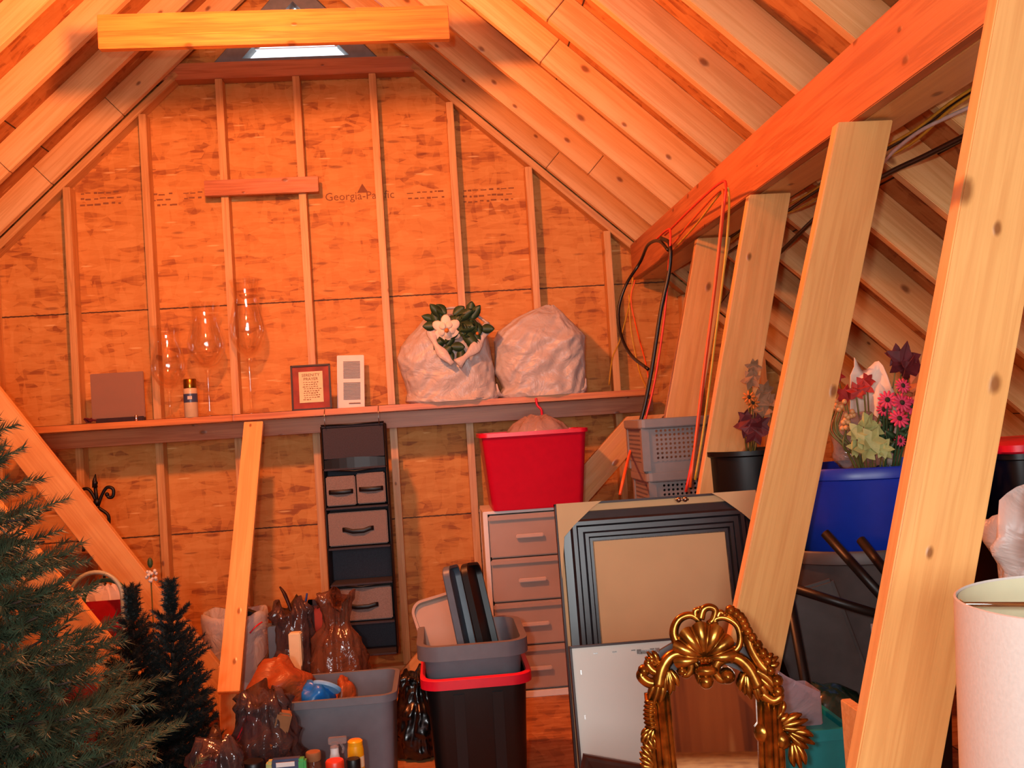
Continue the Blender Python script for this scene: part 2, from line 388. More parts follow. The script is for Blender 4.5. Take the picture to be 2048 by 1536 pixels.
def text_mesh(body, size, mat, name, M4, parent=None, ext=.0006, align='LEFT'):
    cu = bpy.data.curves.new(name, 'FONT'); cu.body = body; cu.size = size; cu.extrude = ext; cu.align_x = align; cu.resolution_u = 2
    tmp = bpy.data.objects.new('tmp', cu); COL.objects.link(tmp)
    bpy.context.view_layer.update()
    me = bpy.data.meshes.new_from_object(tmp); bpy.data.objects.remove(tmp); bpy.data.curves.remove(cu)
    me.materials.clear(); me.materials.append(mat); me.name = name
    o = bpy.data.objects.new(name, me); COL.objects.link(o); o.matrix_world = M4
    if parent is not None: o.parent = parent
    return o
XZ = lambda loc: frame((1, 0, 0), (0, 0, 1), (0, -1, 0), loc)     # local X right, Y up, Z towards the room
# ================================================================ the attic shell
RX, RZ, SL, YW = -.632, 3.83, .915, 5.44          # ridge x, rafter underside at the ridge, slope, sheathing plane
under = lambda x: RZ-SL*abs(x-RX)
COSA = 1/math.sqrt(1+SL*SL)
EXR, EXL = RX+RZ/SL, RX-RZ/SL
Y0 = -3.2
fl = struct(MB().box((0, 0, -.02), (9.4, YW-Y0+.6, .04)).obj('floor', M['osbfloor'], M4=Matrix.Translation((RX, (YW+Y0)/2, 0))))
# end wall of sheathing with a triangular opening for the vent
VB, VT, VH = 3.325, 3.63, .287                     # vent opening: sill z, apex z, half width
mb = MB()
top = lambda x: under(x)+.22
VX = (RZ+.22-VB)/SL
wl = [(-4.3, 0), (EXR-.35, 0), (EXR-.35, top(EXR-.35)), (RX, top(RX)), (-4.3, top(-4.3))]
tri = [(RX-VH, VB), (RX+VH, VB), (RX, VT)]
pieces = [[wl[0], wl[1], wl[2], (RX+VX, VB), (RX+VH, VB), (RX-VH, VB), (RX-VX, VB), wl[4]],
          [(RX+VH, VB), (RX+VX, VB), wl[2], wl[3], (RX, VT)], [(RX, VT), wl[3], wl[4], (RX-VX, VB), (RX-VH, VB)]]
pieces[0] = [wl[0], wl[1], wl[2], (RX+VX, VB), (RX+VH, VB), (RX-VH, VB), (RX-VX, VB), wl[4]]
for p in pieces:
    for dz in (0, -.012): mb.add([(x, z, dz) for x, z in p], [tuple(range(len(p)))])
wallM = XZ((0, YW, 0))
wall = struct(mb.obj('wall_back', M['osbwall'], M4=wallM))
def under_wall(o):
    Mw = o.matrix_world.copy(); o.parent = wall; o.matrix_parent_inverse = wallM.inverted(); return o
bpy.context.view_layer.update()
def wbeam(name, *a, **k):
    o = beam(name, *a, **k); o.parent = wall; o.matrix_parent_inverse = wallM.inverted(); return o
SF = YW-.089; SY = YW-.0445
for k in range(-1, 13):
    x = -1.85+.406*(k); zt = min(3.2, under(x)-.06)
    if zt > .3: wbeam('stud', (x, SY, .04), (x, SY, zt), (1, 0, 0), .038, .086, M['stud'])
wbeam('top_plate', (RX-.74, SY, 3.245), (RX+.74, SY, 3.245), (0, 0, 1), .088, .089, M['redwood'])
wbeam('bottom_plate', (-2.8, SY, .019), (2.2, SY, .019), (0, 1, 0), .089, .036, M['stud'])
for s in (-1, 1):
    a, b = V((RX+s*.62, SY, under(RX+.62)-.026)), V((RX+s*2.9, SY, under(RX+2.9)-.026))
    wbeam('rake_plate', a, b, (0, 1, 0), .089, .036, M['stud'])
# printed stamp on the sheathing
def stamp(body, px, py, size, name='stamp_lettering'):
    o = text_mesh(body, size, M['print_'], name, XZ(at(px, py, YW-.001))); o.parent = wall; o.matrix_parent_inverse = wallM.inverted()
stamp('Georgia-Pacific', 650, 402, .062)
mb = MB()
p = at(725, 378, YW-.0015); mb.add([p+V((-.03, 0, -.02)), p+V((.03, 0, -.02)), p+V((0, 0, .03))], [(0, 1, 2)])
rr = random.Random(3)
for (x0, x1, y0, n) in ((165, 245, 388, 3), (300, 350, 390, 3), (372, 400, 386, 2), (930, 1030, 382, 3), (820, 890, 386, 2)):
    for i in range(n):
        x = x0
        while x < x1:
            w = rr.uniform(4, 13); q = at(x, y0+i*11-.06*(x-x0)+rr.uniform(-1, 1), YW-.0012)
            mb.box(q, (w/370, .001, rr.uniform(.004, .011))); x += w+rr.uniform(3, 6)
o = mb.obj('stamp_print', M['print_']); o.parent = wall; o.matrix_parent_inverse = wallM.inverted()

# roof slopes: sheathing with rafters as its parts
RD = .125
YR = [1.66+.4064*k for k in range(-11, 10)]
for s, nm in ((1, 'ceiling_right'), (-1, 'ceiling_left')):
    dirn = V((s*COSA, 0, -SL*COSA)); nrm = V((s*SL*COSA, 0, COSA))       # down the slope / outward
    L = RZ/SL/COSA; c0 = V((RX, 0, RZ))+nrm*(RD+.006)
    mid = c0+dirn*(L/2)+V((0, (YW+Y0)/2, 0)); MM = frame(dirn, V((0, 1, 0))*1, dirn.cross(V((0, 1, 0))), mid)
    sh = struct(MB().box((0, 0, 0), (L+.3, YW-Y0+.1, .012)).obj(nm, M['osbroof'], M4=MM))
    r2 = random.Random(11+s)
    for y in YR:
        a = V((RX+s*.012, y, RZ-.01))+nrm*(RD/2); b = a+dirn*(L-.04)
        sg = sorted(r2.uniform(.08, .62) for _ in range(3))
        sg = [q for i, q in enumerate(sg) if i == 0 or q-sg[i-1] > .07]
        o = beam('rafter', a, b, nrm, RD, .038, M['rafter'], segs=sg, cuts=[((0, 0, .002), (0, 0, -1)), ((RX, 0, 0), (-s, 0, 0))])
        o.parent = sh; o.matrix_parent_inverse = MM.inverted()
struct(MB().box((0, 0, 0), (8.3, .02, 4.1)).obj('wall_front', M['backw'], M4=Matrix.Translation((RX, Y0, 2.05))))

# triangular gable vent
vt = thing('gable_vent', 'grey triangular louvred vent letting in daylight high in the end wall', 'vent', (RX, YW, VB))
def trip(e, zo): # inset/outset triangle
    h = VT-VB; k = 1+e/.11
    cz = VB+h*.36
    return [V((RX-VH*k, zo, cz-(cz-VB)*k)), V((RX+VH*k, zo, cz-(cz-VB)*k)), V((RX, zo, cz+(VT-cz)*k))]
mb = MB(); mb.loft([trip(.085, YW-.014), trip(.078, YW-.03), trip(0, YW-.03), trip(0, YW+.05), trip(.0, YW+.06)], cap0=False, cap1=False)
mb.obj('vent_flange', M['ventgrey'], vt, origin=None).location = -vt.location
for i in range(4):
    z = VB+.06+i*.07; hw = VH*(1-(z-VB)/(VT-VB))-.008
    if hw < .02: continue
    T = Matrix.Translation((RX, YW+.045, z)) @ Matrix.Rotation(math.radians(10), 4, 'X')
    MB().box((0, 0, .012), (2*hw, .055, .004), T).obj('louvre_blade', M['ventwhite'], vt).location = -vt.location

# ================================================================ timbers standing in the room
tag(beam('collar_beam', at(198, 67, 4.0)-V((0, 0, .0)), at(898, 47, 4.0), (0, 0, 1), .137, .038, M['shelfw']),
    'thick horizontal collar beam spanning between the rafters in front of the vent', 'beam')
tag(beam('nailer_board', at(410, 378, SF-.021), at(637, 369, SF-.021), (0, 0, 1), .082, .036, M['redwood']),
    'short reddish board nailed across two wall studs', 'board')
# purlin under the right slope
pz = lambda x: under(x)
pur = thing('roof_purlin', 'long reddish timber purlin running under the right rafters', 'purlin', (1.13, 2.0, 2.0))
def par(o, p): o.parent = p; o.matrix_parent_inverse = Matrix.Translation(p.location).inverted(); return o
par(beam('purlin_face_board', (1.13, -1.2, 2.102), (1.13, 5.34, 2.102), (0, 0, 1), .19, .036, M['redwood']), pur)
par(beam('purlin_flat_board', (1.217, -1.2, 2.024), (1.217, 5.34, 2.024), (1, 0, 0), .132, .034, M['strut']), pur)
PB = 2.0
def strut(px0, px1, y, label, w=.14):
    a, b = at(*px0, y), at(*px1, y); k = (a.x-b.x)/(a.z-b.z)
    n = V((1, 0, -k)).normalized(); off = n*(w/2)
    top = V((a.x+k*(PB-a.z), y, PB)); bot = V((top.x-k*PB, y, 0))
    d = (top-bot).normalized()
    o = beam('roof_brace', bot+off-d*.1, top+off+d*.1, (1, 0, 0), w, .038, M['strut'],
             cuts=[((0, 0, .001), (0, 0, -1)), ((0, 0, PB), (0, 0, 1)), ((1.275, 0, PB), (.75, 0, .66))])
    return tag(o, label, 'brace')
strut((1390, 490), (1330, 830), 4.10, 'slanted timber brace behind the grey perforated baskets')
strut((1494, 400), (1396, 980), 3.29, 'slanted timber brace with orange cables running down its edge')
strut((1672, 240), (1472, 1200), 2.47, 'slanted timber brace in front of the black framed picture back')
strut((1985, 0), (1702, 1536), 1.66, 'wide knotty timber brace beside the white lampshade', .145)
def lstrut(p0, p1, y, label, w=.14, s=1, topz=None):
    a, b = at(*p0, y), at(*p1, y); d = (b-a).normalized(); n = V((-d.z, 0, d.x)); n = n if n.z < 0 else -n
    n0 = a+n*(w/2); e0 = n0-d*3; e1 = n0+d*3; tz = topz
    cuts = [((0, 0, .001), (0, 0, -1))]
    if tz: cuts.append(((0, 0, tz), (0, 0, 1)))
    else: cuts.append(((RX, 0, RZ-.004), (s*SL*COSA, 0, COSA)))
    return tag(beam('roof_brace', e0, e1, n, w, .038, M['strut'], cuts=cuts), label, 'brace')
lstrut((20, 800), (335, 1195), 4.55, 'long slanted timber brace passing in front of the wall shelf at its left end', s=-1)
lstrut((30, 1040), (430, 1530), 3.70, 'slanted timber brace emerging from behind the big fir tree', s=-1)
lstrut((1262, 823), (950, 1175), 5.12, 'diagonal timber brace on the end wall under the shelf, beside the red tote', topz=1.27)
# leaning board under the shelf and the stub behind its foot
tag(beam('shelf_prop', at(508, 846, 5.03), at(458, 1386, 4.30), (1, 0, 0), .092, .03, M['strut']), 'upright orange board propped against the shelf front, two dark knots', 'board')
q = at(456, 1400, 4.42); tag(beam('floor_prop', (q.x, 4.42, .0), (q.x+.006, 4.42, .32), (1, 0, 0), .075, .036, M['strut']), 'short upright timber stub behind the foot of the leaning board', 'board')

# ================================================================ wall shelf
ZS = 1.405
sx0, sx1, SFY = -2.02, 1.15, 5.06
sh = thing('wall_shelf', 'long orange plank shelf across the end wall', 'shelf', (0, 5.2, ZS))
par(beam('shelf_board', (sx0, (SFY+SF)/2-.01, ZS-.016), (sx1, (SFY+SF)/2-.01, ZS-.016), (0, 1, 0), SF-SFY-.025, .032, M['shelfw']), sh)
par(beam('front_rail', (sx0, SFY+.17, ZS-.075), (sx1, SFY+.17, ZS-.075), (0, 0, 1), .082, .036, M['redwood']), sh)
c = [at(x, y, SF-.03) for x, y in ((60, 850), (300, 846), (520, 826), (700, 806), (800, 798))]
for p in c: p.z = ZS+.004
tag(MB().tube(arc(c), .0035, 6).obj('shelf_cable', M['wireK'], smooth=True), 'thin dark cable lying along the back of the wall shelf', 'cable')
# ================================================================ things on the wall shelf
def put(px, y, dz=0.0):                      # point on the shelf top below photo column px at depth y
    p = at(px, 830, y); p.z = ZS+dz; return p
# frosted panel standing on a dark base
p = put(238, 5.2); t = thing('frosted_panel', 'pale frosted panel with dark metallic foot at the left end of the shelf', 'panel', p)
MB().box((0, 0, .135), (.262, .014, .235)).obj('panel', M['frost'], t, bevel=.003)
MB().box((.01, 0, .0125), (.235, .05, .025)).obj('foot', M['brownf'], t, bevel=.004)
MB().lathe([(.008, 0), (.009, .01), (.009, .022), (.006, .03)], (.093, -.03, .002), 12).obj('clip', M['chrome'], t, smooth=True)
mb = MB(); rr = random.Random(4)
for i in range(7): mb.tube(arc([(-.15+rr.uniform(-.01, .01), 0, .01), (-.14+rr.uniform(-.03, .03), rr.uniform(-.03, .03), .03), (-.12+rr.uniform(-.02, .03), -.02, .015)], 4), .004, 5)
mb.obj('tassel', M['dkred'], t, smooth=True)
# hurricane glasses
def hurricane(px, ztop_px, y, hw, label, style):
    p = put(px, y); p2 = at(px, ztop_px, y); H = p2.z-ZS
    t = thing('hurricane_glass', label, 'glass candle holder', p, 0, 'clear glass candle holders')
    b = H*.43 if style else H*.33
    g = [(hw*.62, .0), (hw*.64, .006), (hw*.25, .015), (.009, .03), (.007, b*.5), (.012, b*.62), (.008, b*.8), (.018, b*.97)]
    MB().lathe(g, n=28).obj('stem', M['glass'], t, smooth=True)
    h2 = H-b
    o = [(.018, b), (hw*.55, b+h2*.06), (hw*.95, b+h2*.26), (hw*1.0, b+h2*.38), (hw*.82, b+h2*.58), (hw*.66, b+h2*.76), (hw*.72, b+h2*.9), (hw*.86, H)]
    inn = [(max(.004, r-.003), z+.003) for r, z in o[::-1]]; inn[0] = (o[-1][0]-.003, H)
    MB().lathe(o+inn, n=36, cap0=False).obj('bowl', M['glass'], t, smooth=True)
    return t
hurricane(341, 652, 5.22, .092, 'shortest clear glass candle holder, behind the spray can', 0)
hurricane(420, 606, 5.24, .098, 'middle-height clear glass candle holder on a thin stem', 1)
hurricane(504, 560, 5.25, .094, 'tallest clear glass candle holder on a thin stem', 1)
# spray can
p = put(383, 5.09); t = thing('spray_can', 'beige spray paint can with a gold cap on the shelf', 'spray can', p)
MB().lathe([(.030, 0), (.0335, .004), (.0335, .125), (.033, .140), (.028, .147)], n=28).obj('body', M['can'], t, smooth=True)
MB().lathe([(.0305, .146), (.031, .150), (.0315, .188), (.029, .192), (.0, .192)], n=28, cap1=False).obj('cap', M['brass'], t, smooth=True)
mb = MB(); mb.lathe([(.0340, .075), (.0340, .118)], n=28, cap0=False, cap1=False); mb.obj('label', M['navy'], t, smooth=True)
MB().box((0.004, -.0335, .098), (.022, .003, .016)).obj('label_mark', M['whiteb'], t)
# framed prayer
p = put(625, 5.12); t = thing('picture_frame', 'small framed prayer with a dark frame and mahogany mat on the shelf', 'picture frame', p)
TF = Matrix.Rotation(math.radians(-5), 4, 'X'); fw_, fh_ = .20, .232
mb = MB(); b = .009
for c, s in (((0, 0, b/2), (fw_, .016, b)), ((0, 0, fh_-b/2), (fw_, .016, b)), ((-fw_/2+b/2, 0, fh_/2), (b, .016, fh_)), ((fw_/2-b/2, 0, fh_/2), (b, .016, fh_))): mb.box(c, s, TF)
mb.obj('frame', M['brownf'], t, bevel=.002)
MB().box((0, .003, fh_/2), (fw_-.012, .006, fh_-.012), TF).obj('mat', M['cork'], t)
MB().box((0, -.0015, fh_/2+.002), (.120, .003, .158), TF).obj('print', M['paper'], t)
def ftext(body, s, z, par_):
    text_mesh(body, s, M['ink'], 'lettering', TF @ frame((1, 0, 0), (0, 0, 1), (0, -1, 0), (0, -.004, z)), par_, align='CENTER')
ftext('SERENITY', .021, .172, t); ftext('PRAYER', .021, .152, t)
mb = MB(); rr = random.Random(9)
for i in range(9):
    z = .142-.011*i; x = -.042+rr.uniform(0, .008); e = .042-rr.uniform(0, .01) if i < 8 else 0
    while x < e:
        w = rr.uniform(.006, .014); mb.box((x+w/2, -.0035, z+rr.uniform(-.001, .001)), (w, .001, rr.uniform(.0025, .0045)), TF); x += w+.004
mb.obj('written_lines', M['ink'], t)
# white vent register
p = put(703, 5.30); t = thing('vent_register', 'white louvred vent register leaning upright on the shelf', 'vent cover', p)
TF = Matrix.Rotation(math.radians(-7), 4, 'X') @ Matrix.Rotation(math.radians(2), 4, 'Y')
MB().box((0, 0, .142), (.142, .008, .284), TF).obj('plate', M['white'], t, bevel=.003)
for z0 in (.045, .158):
    mb = MB()
    for i in range(12): mb.box((.006, -.006, z0+.004+i*.0078), (.088, .006, .0042), TF @ Matrix.Identity(4))
    mb.obj('louvre_panel', M['basket'], t)
MB().box((.02, -.008, .026), (.06, .006, .004), TF).obj('lever', M['ink'], t)

# white bags of flowers
def bigbag(name, label, cx, y, w, h, d, seed, poly, mat, lean=(0, 0)):
    c = put(cx, y); t = thing(name, label, 'plastic bag', c); return t, c
def wrapbag(prof, d, seed, n=110, wr=.02, folds=9):
    """prof: (xl, xr, z) rows in metres; bag cross-sections are super-ellipses of depth d"""
    mb = MB(); rings = []; N = len(prof); rows = []
    for a, b in zip(prof, prof[1:]):
        for k in range(9):
            q = k/9; rows.append(tuple(a[i]+(b[i]-a[i])*q for i in range(3)))
    rows.append(prof[-1]); zt = prof[-1][2]
    for (xl, xr, z) in rows:
        cx = (xl+xr)/2; rx = (xr-xl)/2; ry = min(d/2, rx*1.3)*(1 if z < zt*.6 else max(.12, 1-(z/zt-.6)*1.7)); ring = []
        for j in range(n):
            th = 2*math.pi*j/n; cs, sn = math.cos(th), math.sin(th)
            e = .72; px_ = math.copysign(abs(cs)**e, cs); py_ = math.copysign(abs(sn)**e, sn)
            q = V((cs, sn, z*5))
            k = 1+wr*1.6*noise.noise(q*1.5+V((seed, 0, 0)))+wr*2.2*(1-abs(noise.noise(V((cs*1.6+z*5, sn*1.6, z*7+seed)))))**5+wr*1.3*(1-abs(noise.noise(V((cs*3.2-z*8, sn*3, z*12+seed)))))**6
            ring.append(V((cx+rx*px_*(1+.3*(k-1)), ry*py_*k*(1+.12*noise.noise(V((cs*5-z*14, seed, z*12)))), z+.010*noise.noise(q*2+V((0, 3, seed)))*(z > .01))))
        rings.append(ring)
    return mb.loft(rings)
c = put(905, 5.19); t = thing('flower_bag', 'white plastic bag opened on a white magnolia bouquet, on the shelf', 'bag of flowers', c)
wrapbag([(-.205, .235, 0), (-.235, .245, .012), (-.225, .23, .06), (-.25, .225, .17), (-.265, .215, .24), (-.24, .205, .30), (-.17, .19, .37), (-.12, .15, .43), (-.05, .08, .475), (-.01, .05, .49)], .30, 2, wr=.034).obj('bag', M['wbag'], t, smooth='all')
def magnolia(c, r, par_, tilt):
    T = Matrix.Translation(c) @ tilt; mb = MB()
    for ring, k, rs, el in ((0, 6, 1.0, .2), (1, 5, .7, .65)):
        for i in range(k):
            a = 2*math.pi*i/k+ring*.5; R = T @ Matrix.Rotation(a, 4, 'Y') @ Matrix.Rotation(-el, 4, 'X')
            mb.ball((0, -.25*r*ring, r*.55*rs), (r*.36*rs, r*.10, r*.5*rs), 10, R)
    f = mb.obj('flower', M['petal'], par_, smooth='all')
    MB().ball((0, -r*.42, 0), r*.16, 8, T).obj('flower_centre', M['pollen'], f, smooth='all')
TL = Matrix.Rotation(.15, 4, 'X')
f0 = at(893, 660, 4.99)-c; magnolia(f0, .075, t, TL)
magnolia(at(950, 668, 5.02)-c, .055, t, Matrix.Rotation(.5, 4, 'Z'))
def leaf(mb, base, d, L, w, up=(0, -1, 0), bend=.15, n=6):
    base, d = V(base), V(d).normalized(); u = V(up); u = (u-d*u.dot(d)).normalized(); s = d.cross(u); A = []; B = []
    for i in range(n+1):
        q = i/n; ww = w*math.sin(math.pi*min(1, q*.93+.05))**.8/2; p = base+d*(L*q)+u*(-bend*L*q*q)
        A.append([p-s*ww+u*(w*.12), p+u*.0015, p+s*ww+u*(w*.12), p-u*.0015])
    mb.loft(A)
mb = MB(); rr = random.Random(21)
for (x, y, a, L, w) in ((912, 640, .5, .10, .055), (925, 662, -.9, .11, .06), (905, 690, -2.4, .09, .05), (922, 695, -1.6, .10, .05), (885, 634, 2.3, .09, .05), (940, 640, .9, .09, .05), (900, 672, 3.6, .08, .05), (915, 655, 0, .09, .06), (930, 678, -.4, .08, .05), (870, 640, 2.8, .07, .04), (896, 700, -1.2, .06, .04)):
    leaf(mb, at(x, y, 5.01)-c, (math.cos(a), -.25, math.sin(a)), L, w)
for i in range(46):
    x_, y_ = rr.uniform(870, 965), rr.uniform(628, 700)
    if y_ > 715-abs(x_-912)*1.1: continue
    a_ = rr.uniform(0, 6.28); leaf(mb, at(x_, y_, 5.005)-c, (math.cos(a_), -.1, math.sin(a_)), .07, .05)
mb.obj('leaves', M['leafG'], t, smooth='all')
mb = MB()
mb.tube(arc([at(860, 650, 5.02)-c, at(872, 690, 4.99)-c, at(905, 728, 4.97)-c]), [.012+.016*math.sin(i*.5+.4)**2 for i in range(13)], 9, flat=.3, flatdir=(0, 1, 0))
mb.tube(arc([at(978, 648, 5.03)-c, at(955, 690, 5.0)-c, at(915, 728, 4.97)-c]), [.013+.018*math.sin(i*.55+1)**2 for i in range(13)], 9, flat=.3, flatdir=(0, 1, 0))
mb.tube(arc([at(858, 650, 5.03)-c, at(880, 622, 5.05)-c, at(912, 616, 5.07)-c, at(945, 626, 5.06)-c, at(978, 648, 5.03)-c]), .014, 9, flat=.5)
mb.obj('rolled_rim', M['wbag'], t, smooth='all')
c = put(1085, 5.20); t = thing('tied_bag', 'full white plastic bag closed over its contents, beside the flower bag on the shelf', 'plastic bag', c)
wrapbag([(-.205, .225, 0), (-.225, .235, .014), (-.195, .235, .05), (-.235, .232, .14), (-.222, .245, .24), (-.225, .247, .30), (-.205, .215, .345), (-.125, .165, .40), (-.03, .125, .445), (.06, .095, .474)], .29, 5, wr=.032).obj('bag', M['wbag'], t, smooth='all')
for s, x in ((1, -.215), (3, .205)): MB().tube(arc([(x, -.08, .0+.012), (x*1.07, -.11, .03), (x*1.1, -.10, .075)]), [.012, .02, .018, .014, .012, .01, .01, .01, .008, .007, .006, .006, .004], 7, flat=.4).obj('loose_corner', M['wbag'], t, smooth='all')

# ================================================================ hanging organizer
yo = 4.93; tl = at(645, 850, yo); bw = .305
p = at(705, 850, yo); t = thing('hanging_organizer', 'dark hanging fabric closet organizer with grey drawers below the shelf', 'hanging organizer', (p.x, yo, p.z))
zb = at(745, 1310, yo).z-p.z; Hh = -zb; D2 = .11
hk = []
for x in (-.13, .13):
    o = MB().tube(arc([(x, .06, -.005), (x, -.02, .0), (x, -.03, .05), (x, -.005, .082), (x, .05, .088)]), .0022, 6).obj('hook', M['steel'], t, smooth='all')
mb = MB()
zs = [0, -.205, -.40, -.575, -.74, -.925, zb]       # shelf levels
zs = [0, -.215, -.405, -.60, -.775, -.965, zb]
for s in (-1, 1): mb.box((s*bw/2, D2/2+.02, zb/2), (.008, D2+.04, Hh))
mb.box((0, D2+.04, zb/2), (bw, .006, Hh)); mb.box((0, D2/2+.02, -.003), (bw+.006, D2+.045, .008))
mb.obj('fabric_shell', M['charcoal'], t, bevel=.003)
for i, z in enumerate(zs[1:]): MB().box((0, D2/2+.01, z+.004), (bw-.008, D2+.05, .010)).obj('shelf_divider', M['charcoal'], t, bevel=.002)
mb = MB()
for i, z in enumerate(zs):
    mb.tube([(-bw/2, -.002, z+.006), (0, -.016 if i in (1, 4) else -.004, z+.004-(.012 if i in (1, 4) else 0)), (bw/2, -.002, z+.006)], .0045, 6)
for s in (-1, 1): mb.tube([(s*bw/2, -.002, 0), (s*bw/2, -.002, zb)], .004, 6)
mb.obj('black_piping', M['black'], t, smooth='all')
MB().box((0, .004, -.085), (bw-.012, .005, .150)).obj('front_flap', M['charcoal'], t, bevel=.002)
mb = MB(); mb.loft([[V((x, -.018*math.sin(math.pi*(x/bw+.5))+.004, z0+.010*math.sin(math.pi*(x/bw+.5))*k)) for x in [bw*(i/8-.5)*.96 for i in range(9)]] for z0, k in ((-.205, -1), (-.165, 1))], closed=False, cap0=False, cap1=False)
mb.obj('front_pocket', M['black'], t)
def drawer_box(x0, x1, z0, z1, hz, hw, sag=.006):
    d = MB().box(((x0+x1)/2, .045, (z0+z1)/2), (x1-x0, .09, z1-z0)).obj('drawer', M['greyfab'], t, bevel=.005)
    xm = (x0+x1)/2
    MB().tube([(xm-hw, -.003, hz), (xm-hw*.8, -.006, hz), (xm-hw*.35, -.013, hz-sag), (xm+hw*.35, -.013, hz-sag), (xm+hw*.8, -.006, hz), (xm+hw, -.003, hz)], .011, 8, flat=.3, flatdir=(0, 1, 0)).obj('drawer_handle', M['black'], d, smooth='all')
drawer_box(-bw/2+.008, -.003, zs[2]+.016, zs[1]-.03, zs[2]+.085, .058, .001); drawer_box(.003, bw/2-.012, zs[2]+.018, zs[1]-.022, zs[2]+.09, .058, .001)
drawer_box(-bw/2+.008, bw/2-.012, zs[3]+.016, zs[2]-.016, zs[3]+.095, .075, .010)
drawer_box(-bw/2+.010, bw/2-.012, zs[5]+.016, zs[4]-.016, zs[5]+.09, .075, .006)
for a, b in ((4, 3), (6, 5)): MB().box((0, D2+.03, (zs[a]+zs[b])/2), (bw-.02, .006, zs[b]-zs[a]-.03)).obj('back_panel', M['charcoal'], t)
t.rotation_euler = (0, 0, 0)

# ================================================================ drawer tower, red tote, bag in it
yd = 4.67; a = at(990, 1382, yd); x0 = a.x-.005; wd = .385; Ht = .872
t = thing('drawer_tower', 'white framed tower of frosted plastic drawers under the red tote', 'drawer unit', (x0+wd/2, yd, 0))
mb = MB(); f = .022
for sx in (-1, 1):
    for yy in (.02, .36): mb.box((sx*(wd/2-f/2), yy, Ht/2), (f, f*1.4, Ht))
    mb.box((sx*(wd/2-.004), .19, Ht/2), (.005, .34, Ht-.02))
mb.box((0, .19, Ht-.007), (wd, .37, .014)); mb.box((0, .19, .015), (wd, .37, .03))
mb.obj('frame', M['white'], t, bevel=.003)
for i in range(4):
    z0 = .036+i*.205
    mb = MB(); mb.box((0, .18, z0+.101), (wd-.05, .34, .200)); mb.box((0, .004, z0+.186), (wd-.046, .014, .028))
    d = mb.obj('drawer', M['drawer'], t, bevel=.006)
    MB().box((.02, -.004, z0+.098), (.13, .014, .020)).obj('drawer_pull', M['pull'], d, bevel=.004)
yr = 4.62
L_, R_ = at(958, 868, yr), at(1178, 856, yr); wr_ = R_.x-L_.x-.02
c = V(((L_.x+R_.x)/2, yr+.20, Ht)); hR = (L_.z+R_.z)/2-Ht
t = thing('red_tote', 'bright red open plastic tote on top of the drawer tower', 'storage tote', c)
MB().loft(tote_rings(wr_, .38, hR, .13, r=.03, lip=.010, liph=.018), cap1=True).obj('tub', M['red'], t, smooth=True)
cb = at(1076, 856, yr+.2); t = thing('tied_bag', 'thin white plastic bag with a red tie bulging out of the red tote', 'plastic bag', (cb.x, yr+.19, c.z+.02))
mb = MB(); rings = []
for i in range(13):
    z = i/12; q = [(-0.0, .15), (.4, .165), (.75, .168), (.9, .15), (1, .10)]
    rr_ = .16*math.sqrt(max(.02, 1-max(0, (z-.72)/.3)**2)) if z > .72 else .155
    rings.append([V((math.cos(2*math.pi*j/40)*rr_*(1.02+.06*noise.noise(V((j*.6, z*5, 1)))), math.sin(2*math.pi*j/40)*rr_*.9, z*(hR+.045)+.035*(z > .8)*noise.noise(V((math.cos(j*.157)*2.2, math.sin(j*.157)*2.2, 4))))) for j in range(40)])
mb.loft(rings); mb.obj('bag', M['pinkbag'], t, smooth='all')
MB().tube(arc([(0.02, -.02, hR+.03), (.018, -.03, hR+.075), (.0, -.03, hR+.10), (-.005, -.03, hR+.135)]), .006, 6).obj('tie', M['redrim'], t, smooth='all')

# ================================================================ perforated baskets on a tall box
yb = 3.62; bx0 = at(1283, 860, yb).x; bwid = .43
tag(MB().box((0, 0, .43), (.40, .30, .86)).obj('cardboard_box', M['pinkbox'], bevel=.004, M4=Matrix.Translation((bx0+bwid/2-.06, yb+.22, 0))), 'tall pinkish cardboard box under the grey perforated baskets', 'box')
def basket(zb_, hb, lab, dx=0):
    t = thing('perforated_basket', lab, 'basket', (bx0+bwid/2+dx, yb+.16, zb_), 0, 'grey perforated baskets')
    W2, D_, k = bwid, .30, .965
    q = lambda s, z, e=0: rrect(W2*s+2*e, D_*s+2*e, .022, z, 3)
    def panel(pts, nm): 
        MB().add(pts, [(0, 1, 2, 3)]).obj(nm, M['baskh'], t)
    mb = MB(); mb.loft([q(k, 0), q(k+.002, .045)], cap1=False); mb.loft([q(1, hb-.035), q(1, hb-.03, .008), q(1, hb, .008), q(1, hb, -.002), q(1, hb-.035, -.002)], cap0=False, cap1=False)
    for sx in (-1, 1):
        for sy in (-1, 1): mb.box((sx*(W2/2*.985-.012), sy*(D_/2*.985-.012), hb/2), (.03, .03, hb-.02))
    mb.obj('rim_and_base', M['basket'], t, bevel=.002)
    a, b = W2/2*.99, D_/2*.99
    MB().box((0, -(b-.003), hb/2+.005), (2*a-.05, .002, hb-.075)).obj('perforated_side', M['baskh'], t)
    MB().box((0, b-.003, hb/2+.005), (2*a-.05, .003, hb-.075)).obj('back_side', M['basket'], t)
    for sx in (-1, 1):
        o = MB().box((0, 0, hb/2+.005), (2*b-.05, .002, hb-.075)).obj('perforated_side', M['baskh'], t); o.rotation_euler = (0, 0, math.pi/2); o.location = (sx*(a-.003), 0, 0)
basket(.86, .205, 'grey perforated basket, lower of the stack of two', .015)
basket(1.062, .20, 'grey perforated basket, upper of the stack of two')

